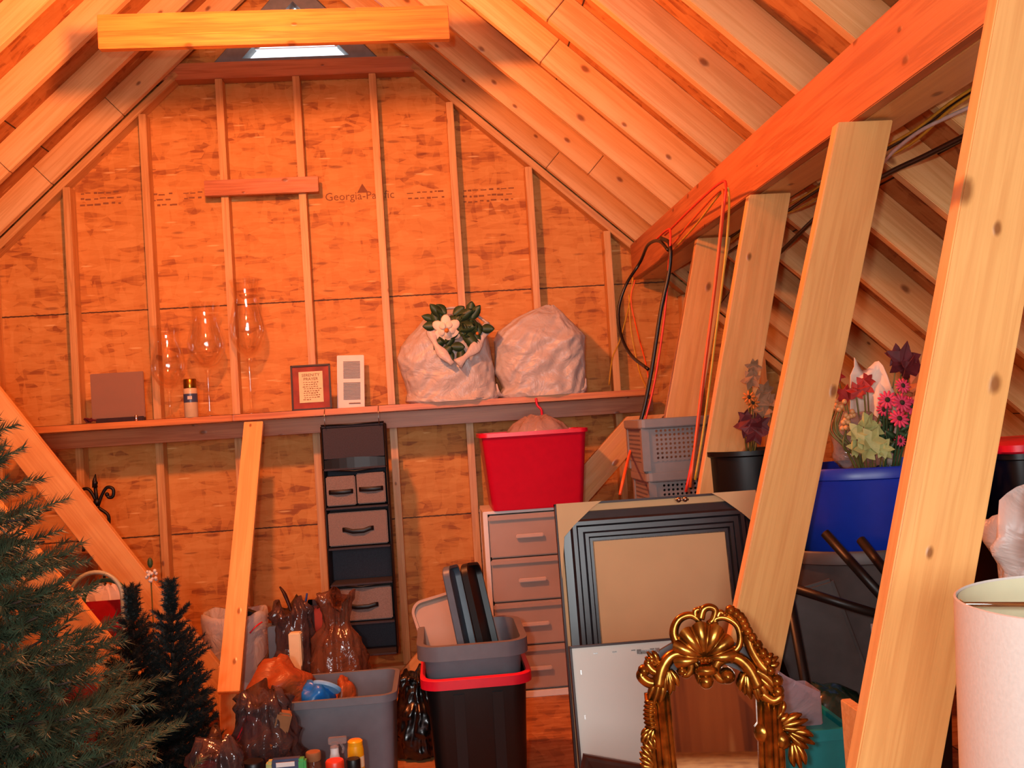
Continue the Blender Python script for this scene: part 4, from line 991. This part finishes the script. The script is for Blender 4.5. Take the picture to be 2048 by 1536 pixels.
# ================================================================ fir trees
def needles_mesh(sprigs, per, ln, wd, seed, spread=1.0):
    vs = []; fs = []; r = random.Random(seed)
    for (a, d, L) in sprigs:
        d = d.normalized(); o1 = d.orthogonal().normalized(); o2 = d.cross(o1)
        for i in range(per):
            q = (i+r.random())/per; th = r.uniform(0, 6.283); side = o1*math.cos(th)+o2*math.sin(th)
            p = a+d*(L*q); l = ln*r.uniform(.7, 1.15)*(1-.35*q); dn = (side*spread+d*(.75+.5*q)).normalized()
            w = dn.orthogonal().normalized()*wd; w2 = dn.cross(w)
            b = len(vs); vs += [p+w, p-w*.5+w2*.87, p-w*.5-w2*.87, p+dn*l]; fs += [(b, b+1, b+3), (b+1, b+2, b+3), (b+2, b, b+3)]
    return vs, fs
def tree(name, label, apex, baser, seed, mat, tiers, ln, wd, per, droop=.0, trunk=.02, lead=.0, start=.05, bl=.16):
    t = thing(name, label, 'artificial tree', (apex.x, apex.y, 0)); H = apex.z; r = random.Random(seed); sp = []; mb = MB()
    mb.lathe([(trunk, 0), (trunk*.8, H*.5), (.004, H*.97)], n=8)
    z = start
    while z < H*.985:
        q = 1-z/H; R = baser*(q**.85 if bl > .1 else min(1, (q*2.6)**.8)*.93+.07*q)*(1+.16*math.sin(z*42+seed))+.012; k = max(5, int(tiers*q+6)); off = r.uniform(0, 6)
        if lead and z > H-lead: R = .016; k = 5
        for i in range(k):
            th = off+2*math.pi*i/k+r.uniform(-.2, .2); rr_ = R*r.uniform(.78, 1.12)
            d = V((math.cos(th), math.sin(th), r.uniform(.05, .40)-droop*q+(.35 if bl < .1 else 0)))
            a = V((0, 0, z)); e = a+d.normalized()*rr_
            mb.tube([a, e], [.004, .002], 4)
            m_ = max(1, int(rr_/(bl*.45)))
            for j in range(m_):
                f0 = (j+.25)/m_; b = a+(e-a)*f0
                for s in ((-1, 1) if rr_ > .1 else (0,)):
                    dd = d.normalized()+V((-math.sin(th), math.cos(th), r.uniform(-.1, .35)))*(.75*s)
                    sp.append((b, dd, min(bl, rr_*.6)*r.uniform(.8, 1.1)))
            sp.append((e-d.normalized()*bl*.5, d+V((0, 0, .15)), bl*.75))
        z += (.058 if bl > .1 else .030)*(1 if not lead or z < H-lead else .6)
    sp.append((V((0, 0, H-bl*.7)), V((0, 0, 1)), bl*.7))
    mb.obj('trunk', M['bark'], t, smooth='all')
    vs, fs = needles_mesh(sp, per, ln, wd, seed)
    me = bpy.data.meshes.new('foliage'); me.from_pydata([tuple(v) for v in vs], [], fs); me.materials.append(mat)
    o = bpy.data.objects.new('foliage', me); COL.objects.link(o); o.parent = t
    return t
tree('fir_tree', 'big dark green artificial fir tree filling the lower left of the attic', at(-50, 812, 2.1), .43, 3, M['needle'], 12, .036, .0013, 84, droop=.0, bl=.15)
tree('small_fir_tree', 'small dark fir tree with a straight leader standing beside the big tree', at(262, 1168, 2.95), .085, 5, M['needle2'], 12, .021, .0012, 60, trunk=.012, lead=.12, bl=.06)
tree('small_fir_tree', 'small dark fir tree with a bent tip before the white lined bin', at(338, 1158, 3.02), .088, 6, M['needle2'], 12, .021, .0012, 60, trunk=.012, lead=.10, bl=.06)
tree('small_fir_tree', 'smallest dark fir tree low before the foot of the leaning board', at(402, 1385, 3.20), .062, 8, M['needle2'], 11, .018, .0012, 56, trunk=.01, lead=.0, bl=.05)
p = at(301, 1140, 4.3); t = thing('flower_pick', 'tiny white-tipped sprig standing behind the slanted brace', 'sprig', (p.x, 4.3, 0))
MB().tube([(0, 0, 0), (0, 0, p.z)], .003, 6).obj('stem', M['stem'], t)
mb = MB(); rr = random.Random(2)
for i in range(14): mb.ball((rr.uniform(-.018, .018), rr.uniform(-.015, .015), p.z-.045+.05*rr.random()), .008, 6)
mb.obj('white_buds', M['white'], t, smooth='all'); MB().ball((0, 0, p.z+.03), (.012, .012, .022), 8).obj('green_tip', M['leafG'], t, smooth='all')

# iron easel
ye = 4.95; p = at(196, 1035, ye); t = thing('iron_easel', 'black wrought iron stand topped by a fleur finial behind the braces', 'easel', (p.x, ye, p.z))
L = lambda x, y: at(x, y, ye)-p
mb = MB()
mb.tube(arc([L(196, 1012), L(186, 990), L(176, 978), L(164, 980), L(160, 990)]), .008, 8); mb.ball(L(161, 992), .012, 8)
mb.tube(arc([L(196, 1012), L(204, 990), L(214, 975), L(226, 978), L(226, 992), L(218, 995), L(213, 988)]), .008, 8); mb.ball(L(214, 989), .011, 8)
mb.tube([L(190, 975), L(189, 962), L(191, 948)], [.014, .011, .002], 8); mb.tube([L(195, 1012), L(190, 970)], .009, 8); mb.ball(L(194, 1004), .018, 8); mb.ball(L(190, 966), .014, 8)
mb.obj('finial', M['blackm'], t, smooth='all')
zf = -p.z
for (a, b, c_) in (((196, 1015), (216, 1030), (218, 1050)), ((196, 1015), (176, 1032), (172, 1050))):
    e = L(*c_); s = 1 if c_[0] > 196 else -1
    MB().tube(arc([L(*a), L(*b), e])+[V((e.x+s*.12, -.03, zf+.002))], .008, 8).obj('leg', M['blackm'], t, smooth='all')
MB().tube([L(196, 1015), V((-.03, .22, zf+.002))], .007, 8).obj('leg', M['blackm'], t, smooth='all')
mb = MB(); mb.tube([V((-.10, -.012, zf+.55)), V((.10, -.012, zf+.55))], .006, 8); mb.obj('crossbar', M['blackm'], t)
# red gift bag and wire rings
yg = 4.35; a = at(208, 1200, yg); t = thing('gift_bag', 'red gift bag with white tissue behind the lower slanted brace', 'gift bag', (a.x, yg, 0)); h = at(208, 1198, yg).z
mb = MB(); mb.loft([rrect(.17, .09, .004, 0, 1), rrect(.175, .095, .004, h, 1), rrect(.168, .088, .004, h, 1), rrect(.16, .08, .004, .02, 1)]); mb.obj('bag', M['giftred'], t)
mb = MB(); rr = random.Random(6)
for i in range(7):
    x = -.06+.02*i; leaf(mb, (x, rr.uniform(-.02, .02), h-.05), (rr.uniform(-.4, .4), 0, 1), rr.uniform(.09, .13), .06)
mb.obj('tissue_paper', M['tissue'], t)
for (cx, cy, r, mt, lab, yy) in ((192, 1196, .105, 'hosew', 'pale green wire ring arching over the red gift bag', yg-.10), (212, 1204, .09, 'hoseg', 'dark green wire ring standing against the red gift bag', yg-.075)):
    c = at(cx, cy, yy); h0 = c.z
    P = [V((r*math.cos(math.radians(a_)), 0, r*math.sin(math.radians(a_)))) for a_ in range(0, 181, 10)]
    P = [V((r*1.05, 0, -h0+.004))]+P+[V((-r*1.05, 0, -h0+.004))]
    o = MB().tube(P, .009, 8).obj('wire_hoop', M[mt], smooth='all'); o.location = c; tag(o, lab, 'wire hoop')
a = at(122, 1118, 4.6); o = MB().box((0, 0, a.z/2), (.15, .15, a.z)).obj('cardboard_box', M['cardb'], bevel=.004); o.location = (a.x, 4.78, 0); tag(o, 'brown cardboard box behind the braces near the red gift bag', 'box')
a = at(160, 1262, 4.0); o = MB(); bag(o, (0, 0, 0), .14, .12, a.z, 31, neck=.6, nz=.9, flare=.6); o = o.obj('red_cloth_bag', M['dkred'], smooth='all'); o.location = (a.x, 4.05, .002); tag(o, 'dark red cloth bag behind the big fir tree', 'bag')
# ================================================================ right side storage
# white lampshade on a lamp
yl = 1.25; a = at(1915, 1190, yl); R = .185; zc = a.z-.029; cx = a.x+R+.046
t = thing('table_lamp', 'white drum lampshade with chrome spider at the lower right', 'lamp', (cx, yl+.05, 0))
HS = .33
MB().lathe([(R*1.075, zc-HS), (R*1.075+.002, zc-HS), (R+.002, zc), (R-.001, zc+.001), (R-.002, zc-.001), (R*1.075-.002, zc-HS+.001)], n=64, cap0=False, cap1=False).obj('lamp_shade', M['shade'], t, smooth=True)
MB().lathe([(R*1.075-.004, zc-HS+.002), (R-.0035, zc-.002)], n=64, cap0=False, cap1=False).obj('shade_lining', M['shadein'], t, smooth=True)
mb = MB()
for k in range(3):
    a_ = math.radians(158+120*k); d = V((math.cos(a_), math.sin(a_), 0))
    mb.tube([d*(R-.004)+V((0, 0, zc-.004)), d*(R-.010)+V((0, 0, zc-.009)), d*.02+V((0, 0, zc-.010))], .0034, 8)
mb.lathe([(.022, zc-.028), (.022, zc-.02), (.016, zc-.02), (.016, zc-.028)], n=20); mb.obj('shade_spider', M['chrome'], t, smooth='all')
MB().lathe([(.10, 0), (.10, .02), (.03, .035), (.02, .08), (.06, .2), (.075, .32), (.05, .44), (.018, .52), (.012, zc-HS+.05), (.012, zc-.03)], n=32).obj('lamp_base', M['blackm'], t, smooth=True)

# blue tub with flowers, standing on a grey tub
yt = 2.92; cB = at(1752, 925, yt); zr = cB.z
rT = .235
def roundtub(name, label, c, z0, z1, rx, ry, taper, mat, cat='storage tote'):
    t = thing(name, label, cat, (c.x, c.y, z0)); h = z1-z0
    prof = [(1-taper-.02, 0), (1-taper, .01), (1-.008, h-.045), (1.0, h-.04), (1.045, h-.036), (1.05, h-.006), (1.03, h), (1.0, h), (.985, h-.03), (1-taper-.02, .02)]
    MB().lathe([(r, z) for r, z in prof], n=56, sx=rx, sy=ry).obj('tub', mat, t, smooth=True); return t
roundtub('blue_tub', 'blue plastic tub full of artificial flowers behind the knotty braces', cB, .815, zr, .27, .20, .14, M['blue'])
roundtub('grey_tub', 'grey oval tub under the blue flower tub', at(1725, 1120, yt+.0)+V((0, 0, 0)), 0, at(1700, 1105, 2.72).z, .25, .205, .2, M['seat'])
bl = bpy.data.objects['blue_tub']; bl.location.z = bpy.data.objects['grey_tub'].location.z+at(1700, 1105, 2.72).z-.02
zb0 = bl.location.z
bm_ = [c for c in bl.children][0]
for v in bm_.data.vertices: v.co.z *= (zr-zb0)/(zr-.815)
# bunches of artificial flowers
def bunch(name, label, root, cat='artificial flowers'): return thing(name, label, cat, root)
root = V((cB.x, cB.y, zb0+.03))
def P_(x, y, yy): return at(x, y, yy)-root
def daisy(mb, mc, c, r, nrm, n=12):
    nrm = V(nrm).normalized(); a = nrm.orthogonal().normalized(); b = nrm.cross(a)
    for i in range(n):
        th = 2*math.pi*i/n; d = a*math.cos(th)+b*math.sin(th); q = frame(d, nrm.cross(d), nrm, c+d*r*.55+nrm*.002)
        mb.ball((0, 0, 0), (r*.48, r*.17, .0035), 8, q)
    mc.ball(c+nrm*.003, (r*.28, r*.28, .008), 8)
t = bunch('daisy_bunch', 'bright pink artificial daisies in the blue tub', root); mb, mc, ms = MB(), MB(), MB()
for (x, y, yy, r, n) in ((1805, 772, 2.78, .024, (0, -1, .3)), (1775, 800, 2.74, .028, (-.4, -1, .2)), (1803, 806, 2.73, .03, (.1, -1, .3)), (1820, 812, 2.75, .028, (.6, -1, .1)), (1798, 838, 2.72, .030, (0, -1, .5)), (1768, 818, 2.76, .022, (-.7, -1, -.2)), (1828, 878, 2.76, .02, (0, -1, 0)), (1800, 882, 2.76, .018, (0, -1, .2))):
    c = P_(x, y, yy); mb, mc = MB(), MB(); daisy(mb, mc, c, r, n); f_ = mb.obj('flower', M['pink'], t, smooth='all'); mc.obj('flower_centre', M['pinkc'], f_, smooth='all'); ms.tube(arc([c, c*.6+V((0, 0, -.02)), c*.25], 5), .003, 5)
ms.obj('stems', M['leafG'], t, smooth='all')
mb = MB(); rr = random.Random(8)
for i in range(26):
    p = P_(rr.uniform(1765, 1825), rr.uniform(840, 915), 2.80+rr.uniform(-.03, .03)); a = rr.uniform(.3, 2.8); leaf(mb, p, (math.cos(a), -.3, math.sin(a)), .05, .016)
mb.obj('leaves', M['leafG'], t, smooth='all')
def maple(mb, c, r, nrm, rot=0):
    nrm = V(nrm).normalized(); up = V((0, 0, 1)); a = (up-nrm*up.dot(nrm)).normalized(); b = nrm.cross(a); pts = []
    for i in range(22):
        th = 2*math.pi*i/22+rot; k = r*(1.0 if i % 4 == 0 else (.55 if i % 2 == 0 else .72)); 
        pts.append(c+a*math.cos(th)*k+b*math.sin(th)*k+nrm*(.12*r*math.cos(3*th)))
    mb.loft([pts, [p+nrm*.0012 for p in pts]])
def leafspray(label, spots, mat, rt=root, off=root):
    t = bunch('leaf_spray', label, rt, 'artificial leaves'); mb, ms = MB(), MB(); rr = random.Random(len(label))
    for (x, y, yy, r) in spots:
        c = at(x, y, yy)-rt; maple(mb, c, r, (rr.uniform(-.4, .4), -1, rr.uniform(-.2, .4)), rr.uniform(0, 6)); ms.tube(arc([c+V((0, .004, 0)), c*.55+V((0, .02, 0)), c*.15], 5), .0022, 5)
    mb.obj('leaves', mat, t); ms.obj('stems', M['stem'], t, smooth='all')
leafspray('red autumn leaf spray over the white tissue in the blue tub', ((1728, 772, 2.80, .034), (1712, 782, 2.80, .03), (1690, 790, 2.82, .034), (1735, 760, 2.82, .024), (1676, 750, 2.86, .025)), M['leafR'])
leafspray('rust brown leaf spray beside the pink daisies', ((1838, 775, 2.84, .045), (1820, 790, 2.86, .035), (1840, 800, 2.82, .03), (1822, 830, 2.80, .028)), M['leafO'])
leafspray('large maroon leaf spray rising highest out of the blue tub', ((1808, 722, 2.92, .062), (1822, 738, 2.90, .045), (1795, 712, 2.93, .04), (1836, 745, 2.92, .045)), M['leafM'])
leafspray('pale green oak leaf spray at the front of the blue tub', ((1735, 845, 2.74, .035), (1716, 865, 2.73, .036), (1745, 880, 2.72, .042), (1730, 900, 2.72, .040), (1765, 895, 2.73, .034), (1712, 895, 2.74, .03), (1752, 860, 2.75, .03), (1772, 905, 2.73, .026)), M['leafP'])
t = bunch('berry_spray', 'tan berry spray with olive stems at the left in the blue tub', root, 'artificial berries'); mb, ms = MB(), MB(); rr = random.Random(12)
for (x, y) in ((1680, 812), (1700, 832), (1695, 850)):
    for i in range(8): mb.ball(P_(x+rr.uniform(-11, 11), y+rr.uniform(-10, 10), 2.78+rr.uniform(-.01, .01)), .0078, 8)
    ms.tube(arc([P_(x, y, 2.79), P_(x-8, y+45, 2.79), P_(x+25, 925, 2.82), V((0, 0, .02))]), .003, 5)
for x in (1660, 1668, 1676, 1755): ms.tube(arc([P_(x+8, 822, 2.82), P_(x, 862, 2.80), P_(x+40, 912, 2.80), V((0, 0, .02))]), .0035, 5)
mb.obj('berries', M['berry'], t, smooth='all'); ms.obj('stems', M['stem'], t, smooth='all')
t = bunch('tissue_sheet', 'crumpled white tissue standing up behind the flowers in the blue tub', root, 'tissue paper')
mb = MB(); rows = []
for i in range(13):
    q = i/12; row = []
    for j in range(13):
        s_ = j/12; x = 1700+(1800-1700)*s_+ (8 if q > .9 else 0); y = 930-(215-75*s_**1.5-20*math.sin(s_*9))*q
        row.append(P_(x, y, 2.93+.05*noise.noise(V((q*4, s_*5, 2)))+.03*math.sin(s_*7)))
    rows.append(row)
mb.loft(rows, closed=False, cap0=False, cap1=False); o = mb.obj('sheet', M['tissue'], t, smooth='all'); md = o.modifiers.new('thickness', 'SOLIDIFY'); md.thickness = .002
lump('clear_wrap', 'crinkled clear plastic wrap around the stems in the blue tub', (1712, 880), 2.86, (.075, .06, .085), 17, M['clear'], 'plastic wrap')
# dried arrangement standing in a black bin behind the grey baskets
yk = 3.16; c = at(1516, 905, yk); zk = at(1530, 900, yk).z
t = thing('black_bin', 'tall black bin holding dried flowers, glimpsed between two slanted braces', 'bin', (c.x+.0, yk+.14, 0))
MB().lathe([(.10, 0), (.105, .01), (.13, zk-.02), (.14, zk-.015), (.14, zk), (.125, zk), (.10, .02)], n=32).obj('tub', M['black'], t, smooth=True)
rt = V((c.x, yk+.10, zk-.08))
leafspray('pale brown dried leaves in the tall black bin', ((1502, 760, 3.10, .035), (1507, 735, 3.12, .03), (1520, 800, 3.08, .038), (1530, 780, 3.1, .034), (1525, 820, 3.08, .036), (1538, 800, 3.1, .03)), M['leafB'], rt)
leafspray('maroon dried leaves low in the tall black bin', ((1495, 850, 3.06, .045), (1510, 865, 3.05, .045), (1520, 850, 3.07, .04), (1490, 835, 3.08, .03)), M['leafM'], rt)
t = thing('dried_flower', 'small orange dried flower in the tall black bin', 'artificial flowers', rt); mb, mc, ms = MB(), MB(), MB()
for (x, y) in ((1498, 795), (1506, 806)): cc = at(x, y, 3.06)-rt; mb, mc = MB(), MB(); daisy(mb, mc, cc, .022, (-.2, -1, .3), 8); f_ = mb.obj('flower', M['pollen'], t, smooth='all'); mc.obj('flower_centre', M['pinkc'], f_, smooth='all'); ms.tube([cc, cc*.1], .002, 5)
ms.obj('stems', M['stem'], t)

# black folding chair frame before the grey tub
t = thing('folding_chair', 'black tubular folding chair leaning before the grey tub', 'folding chair', (at(1690, 1300, 2.5).x, 2.5, 0)); o_ = t.location.copy()
def Q(x, y, yy): return at(x, y, yy)-o_
def ft(x, yy): p = at(x, 1500, yy)-o_; p.z = .012; return p
for nm, A, B in (('frame_tube', (1650, 1066, 2.52), (1790, 1222, 2.36)), ('frame_tube', (1722, 1080, 2.50), (1800, 1180, 2.36)), ('crossbar', (1560, 1168, 2.56), (1765, 1232, 2.42)), ('leg', (1765, 1232, 2.42), None), ('leg', (1575, 1172, 2.56), None)):
    a = Q(*A); b = Q(*B) if B else V((a.x+(.10 if A[0] > 1700 else .05), a.y+(.05 if A[0] > 1700 else -.12), -o_.z+.012))
    MB().tube([a, b], .0125, 12).obj(nm, M['black'], t, smooth='all')
MB().tube([Q(1790, 1222, 2.36), V((Q(1790, 1222, 2.36).x+.02, Q(1790, 1222, 2.36).y-.02, .012))], .0125, 12).obj('leg', M['black'], t, smooth='all')
MB().box(Q(1752, 1262, 2.45), (.02, .012, .035)).obj('price_tag', M['white'], t)
q0 = Q(1650, 1330, 2.66)
MB().box((0, 0, 0), (.02, .20, .44), Matrix.Translation(q0) @ Matrix.Rotation(-.30, 4, 'Y') @ Matrix.Rotation(1.25, 4, 'Z')).obj('seat', M['seat'], t, bevel=.008)

# teal tote, iridescent box, green bag, wood offcut
a = at(1628, 1462, 2.16); b = at(1540, 1462, 2.16)
t, _, _ = tote('teal_tote', 'teal plastic tote beside the foot of the knotty brace', (1538, 1470), (1706, 1455), 2.12, .22, 0, M['teal'], taper=.06, r=.02, lip=.006)
zt_ = at(1620, 1462, 2.12).z
tl_ = (MB().box((0, 0, 0), (.155, .200, .012)).obj('lid', M['teal'], bevel=.003, M4=Matrix.Translation((0, 0, zt_-.012)))); tl_.parent = t
p = at(1590, 1400, 2.2); T = Matrix.Translation((p.x+.003, 2.22, zt_+.048)) @ Matrix.Rotation(.0, 4, 'Y')
o = MB(); o.loft([rrect(.095, .10, .006, -.054, 2), rrect(.095, .10, .006, .02, 2), [v+V((0, 0, -.8*v.x)) for v in rrect(.092, .096, .006, .035, 2)]]); o = o.obj('wrapped_box', M['irid'], M4=T, bevel=.002); tag(o, 'clear iridescent wrapped box with a sloping top on the teal tote', 'box')
lump('green_bag', 'crumpled dark green plastic bag behind the teal tote', (1662, 1432), 2.36, (.075, .06, .06), 23, M['gbag'])
q = at(1662, 1432, 2.36); o = MB().box((0, 0, (q.z-.045)/2), (.17, .15, q.z-.045)).obj('dark_box', M['black'], bevel=.004); o.location = (q.x, 2.42, 0); tag(o, 'black box under the crumpled green bag', 'box')
a = at(1713, 1412, 1.98); o = MB(); o.box((0, 0, a.z/2), (.022, .09, a.z)); o = o.obj('wood_offcut', M['rafter'], bevel=.002); o.location = (a.x, 1.99, 0); tag(o, 'short wood offcut standing behind the knotty brace', 'offcut')
# right edge: black tote with red lid and white bag
yq = 2.62; a = at(2026, 905, yq); t = thing('black_tote', 'black tote with a red lid beyond the white lampshade', 'storage tote', (a.x+.22, yq+.2, .60)); h = a.z-.60
MB().loft(tote_rings(.42, .36, h, .1, r=.04)).obj('tub', M['black'], t, smooth=True)
MB().loft([rrect(.45, .39, .05, h-.006), rrect(.46, .40, .05, h), rrect(.46, .40, .05, h+.018), rrect(.40, .34, .04, h+.026)]).obj('lid', M['redrim'], t, smooth=True)
o = MB().box((0, 0, .30), (.44, .38, .598)).obj('storage_box', M['cardb'], bevel=.004); o.location = (a.x+.22, yq+.2, 0); tag(o, 'large brown box under the black tote with the red lid', 'box')
a = at(2045, 1040, 2.1); o = MB(); bag(o, (0, 0, 0), .16, .15, a.z, 41, neck=.75, nz=.92, flare=.7); 
t = thing('drawstring_bag', 'white bin bag with a red drawstring behind the lampshade', 'plastic bag', (a.x+.10, 2.13, .002)); o.obj('bag', M['wbag'], t, smooth='all')
z_ = a.z
MB().tube(arc([(-.13, -.10, z_-.02), (-.06, -.135, z_-.005), (.02, -.14, z_-.03), (.1, -.12, z_-.02)]), .006, 6).obj('drawstring', M['redrim'], t, smooth='all')

# ================================================================ cables
def cable(label, pts, r, mat):
    return tag(MB().tube(arc(pts, 6), r, 7).obj('electrical_cable', M[mat], smooth='all'), label, 'cable')
XK = 1.44
def run(pts, off=.02):
    o = []; nr = V((SL, 0, 1))
    for px_, py_ in pts:                       # meets the underside of the right rafters, kept 'off' below it
        d = fw + RI*((px_-1024)/F) + UP*((768-py_)/F); s_ = (RZ+SL*RX-off*1.36-EYE)/d.dot(nr); o.append(V((0, 0, EYE))+d*s_)
    return o
YE = 'yellow cables strung under the right slope'
r2 = random.Random(15)
for i, (dy, b) in enumerate(((0, 0), (8, 5), (18, 9), (62, 20), (74, 32))):
    pts = [(2010, 62+dy), (1985, 82+dy*1.1), (1900, 138+dy*1.1), (1820, 190+dy*.9+b), (1700, 262+dy*.8+b), (1600, 340+dy*.6+b), (1500, 425+dy*.4), (1420, 500+dy*.3)]
    o = cable('thin yellow cable in the bundle strung behind the slanted braces', run(pts, .012+.004*i), .0042, 'wireY'); o['group'] = YE
for lab, pts, r in (('black cable running highest in the bundle under the right slope', [(2010, 108), (1985, 128), (1900, 185), (1800, 250), (1700, 310), (1600, 380), (1500, 445), (1400, 520)], .0062),
                    ('black cable running along the middle of the bundle under the right slope', [(2010, 140), (1975, 165), (1900, 215), (1830, 262), (1770, 300), (1650, 370), (1550, 440), (1450, 510)], .0058),
                    ('thick black cable crossing lowest, below the bundle', [(2010, 235), (1950, 262), (1850, 312), (1770, 350), (1650, 420), (1560, 505), (1490, 560)], .0085)):
    cable(lab, run(pts, .02), r, 'wireK')
cable('white cable crossing the bundle under the right slope', run([(2010, 178), (1960, 205), (1900, 232), (1840, 262), (1790, 300), (1755, 335), (1700, 372)], .03), .0055, 'wireW')
# loops hung over the purlin
def hang(label, pts, r, mat, dx=0):
    return cable(label, [at(px_, py_, yy)+V((dx, 0, 0)) for px_, py_, yy in pts], r, mat)
hang('red cable hung over the purlin and running down the second brace', [(1330, 470, 4.42), (1390, 410, 3.75), (1440, 366, 3.32), (1452, 372, 3.25), (1447, 420, 3.24), (1432, 560, 3.24), (1412, 720, 3.24), (1392, 880, 3.24), (1372, 984, 3.24)], .005, 'wireR')
hang('orange cable looped along the purlin and down the second brace', [(1345, 490, 4.3), (1385, 440, 3.85), (1435, 385, 3.34), (1446, 390, 3.25), (1440, 470, 3.235), (1426, 600, 3.235), (1404, 770, 3.235), (1380, 975, 3.235)], .0045, 'wireO')
hang('yellow cable lying beside the orange one on the second brace', [(1350, 496, 4.25), (1395, 446, 3.8), (1445, 382, 3.30), (1458, 392, 3.25), (1452, 500, 3.25), (1430, 680, 3.25), (1408, 850, 3.25), (1390, 960, 3.25)], .004, 'wireY')
hang('red cable dropping beside the first brace behind the baskets', [(1312, 480, 4.40), (1334, 460, 4.12), (1341, 468, 4.06), (1337, 540, 4.05), (1328, 640, 4.05), (1310, 760, 4.05), (1288, 850, 4.05)], .005, 'wireR')
hang('black cable drooping in a long loop near the first brace', [(1336, 500, 4.08), (1318, 482, 4.25), (1296, 490, 4.5), (1280, 525, 4.7), (1252, 570, 4.7), (1237, 620, 4.7), (1242, 670, 4.65), (1262, 710, 4.5), (1296, 738, 4.2)], .0075, 'wireK')
hang('black cable hanging straight down the first brace', [(1322, 476, 4.2), (1340, 490, 4.06), (1338, 545, 4.05), (1322, 620, 4.05), (1305, 730, 4.05), (1292, 800, 4.05), (1280, 848, 4.05)], .0085, 'wireK')
hang('orange cable hanging under the purlin end', [(1270, 560, 4.95), (1262, 600, 4.95), (1274, 660, 4.9), (1290, 720, 4.6), (1298, 760, 4.3)], .004, 'wireO')
hang('thin orange cable slanting from the purlin end to the shelf', [(1266, 555, 4.95), (1258, 610, 5.0), (1240, 680, 5.1), (1225, 715, 5.15), (1218, 770, 5.2)], .0035, 'wireY')
hang('thin yellow cable drooping from the purlin end to the shelf end', [(1258, 590, 5.0), (1262, 660, 5.0), (1278, 740, 4.95), (1292, 775, 4.7), (1296, 800, 4.3)], .0035, 'wireY')
hang('red cable coming down beside the grey baskets to the floor box', [(1282, 850, 3.98), (1262, 900, 3.9), (1250, 945, 3.54), (1240, 990, 3.48)], .006, 'wireO')
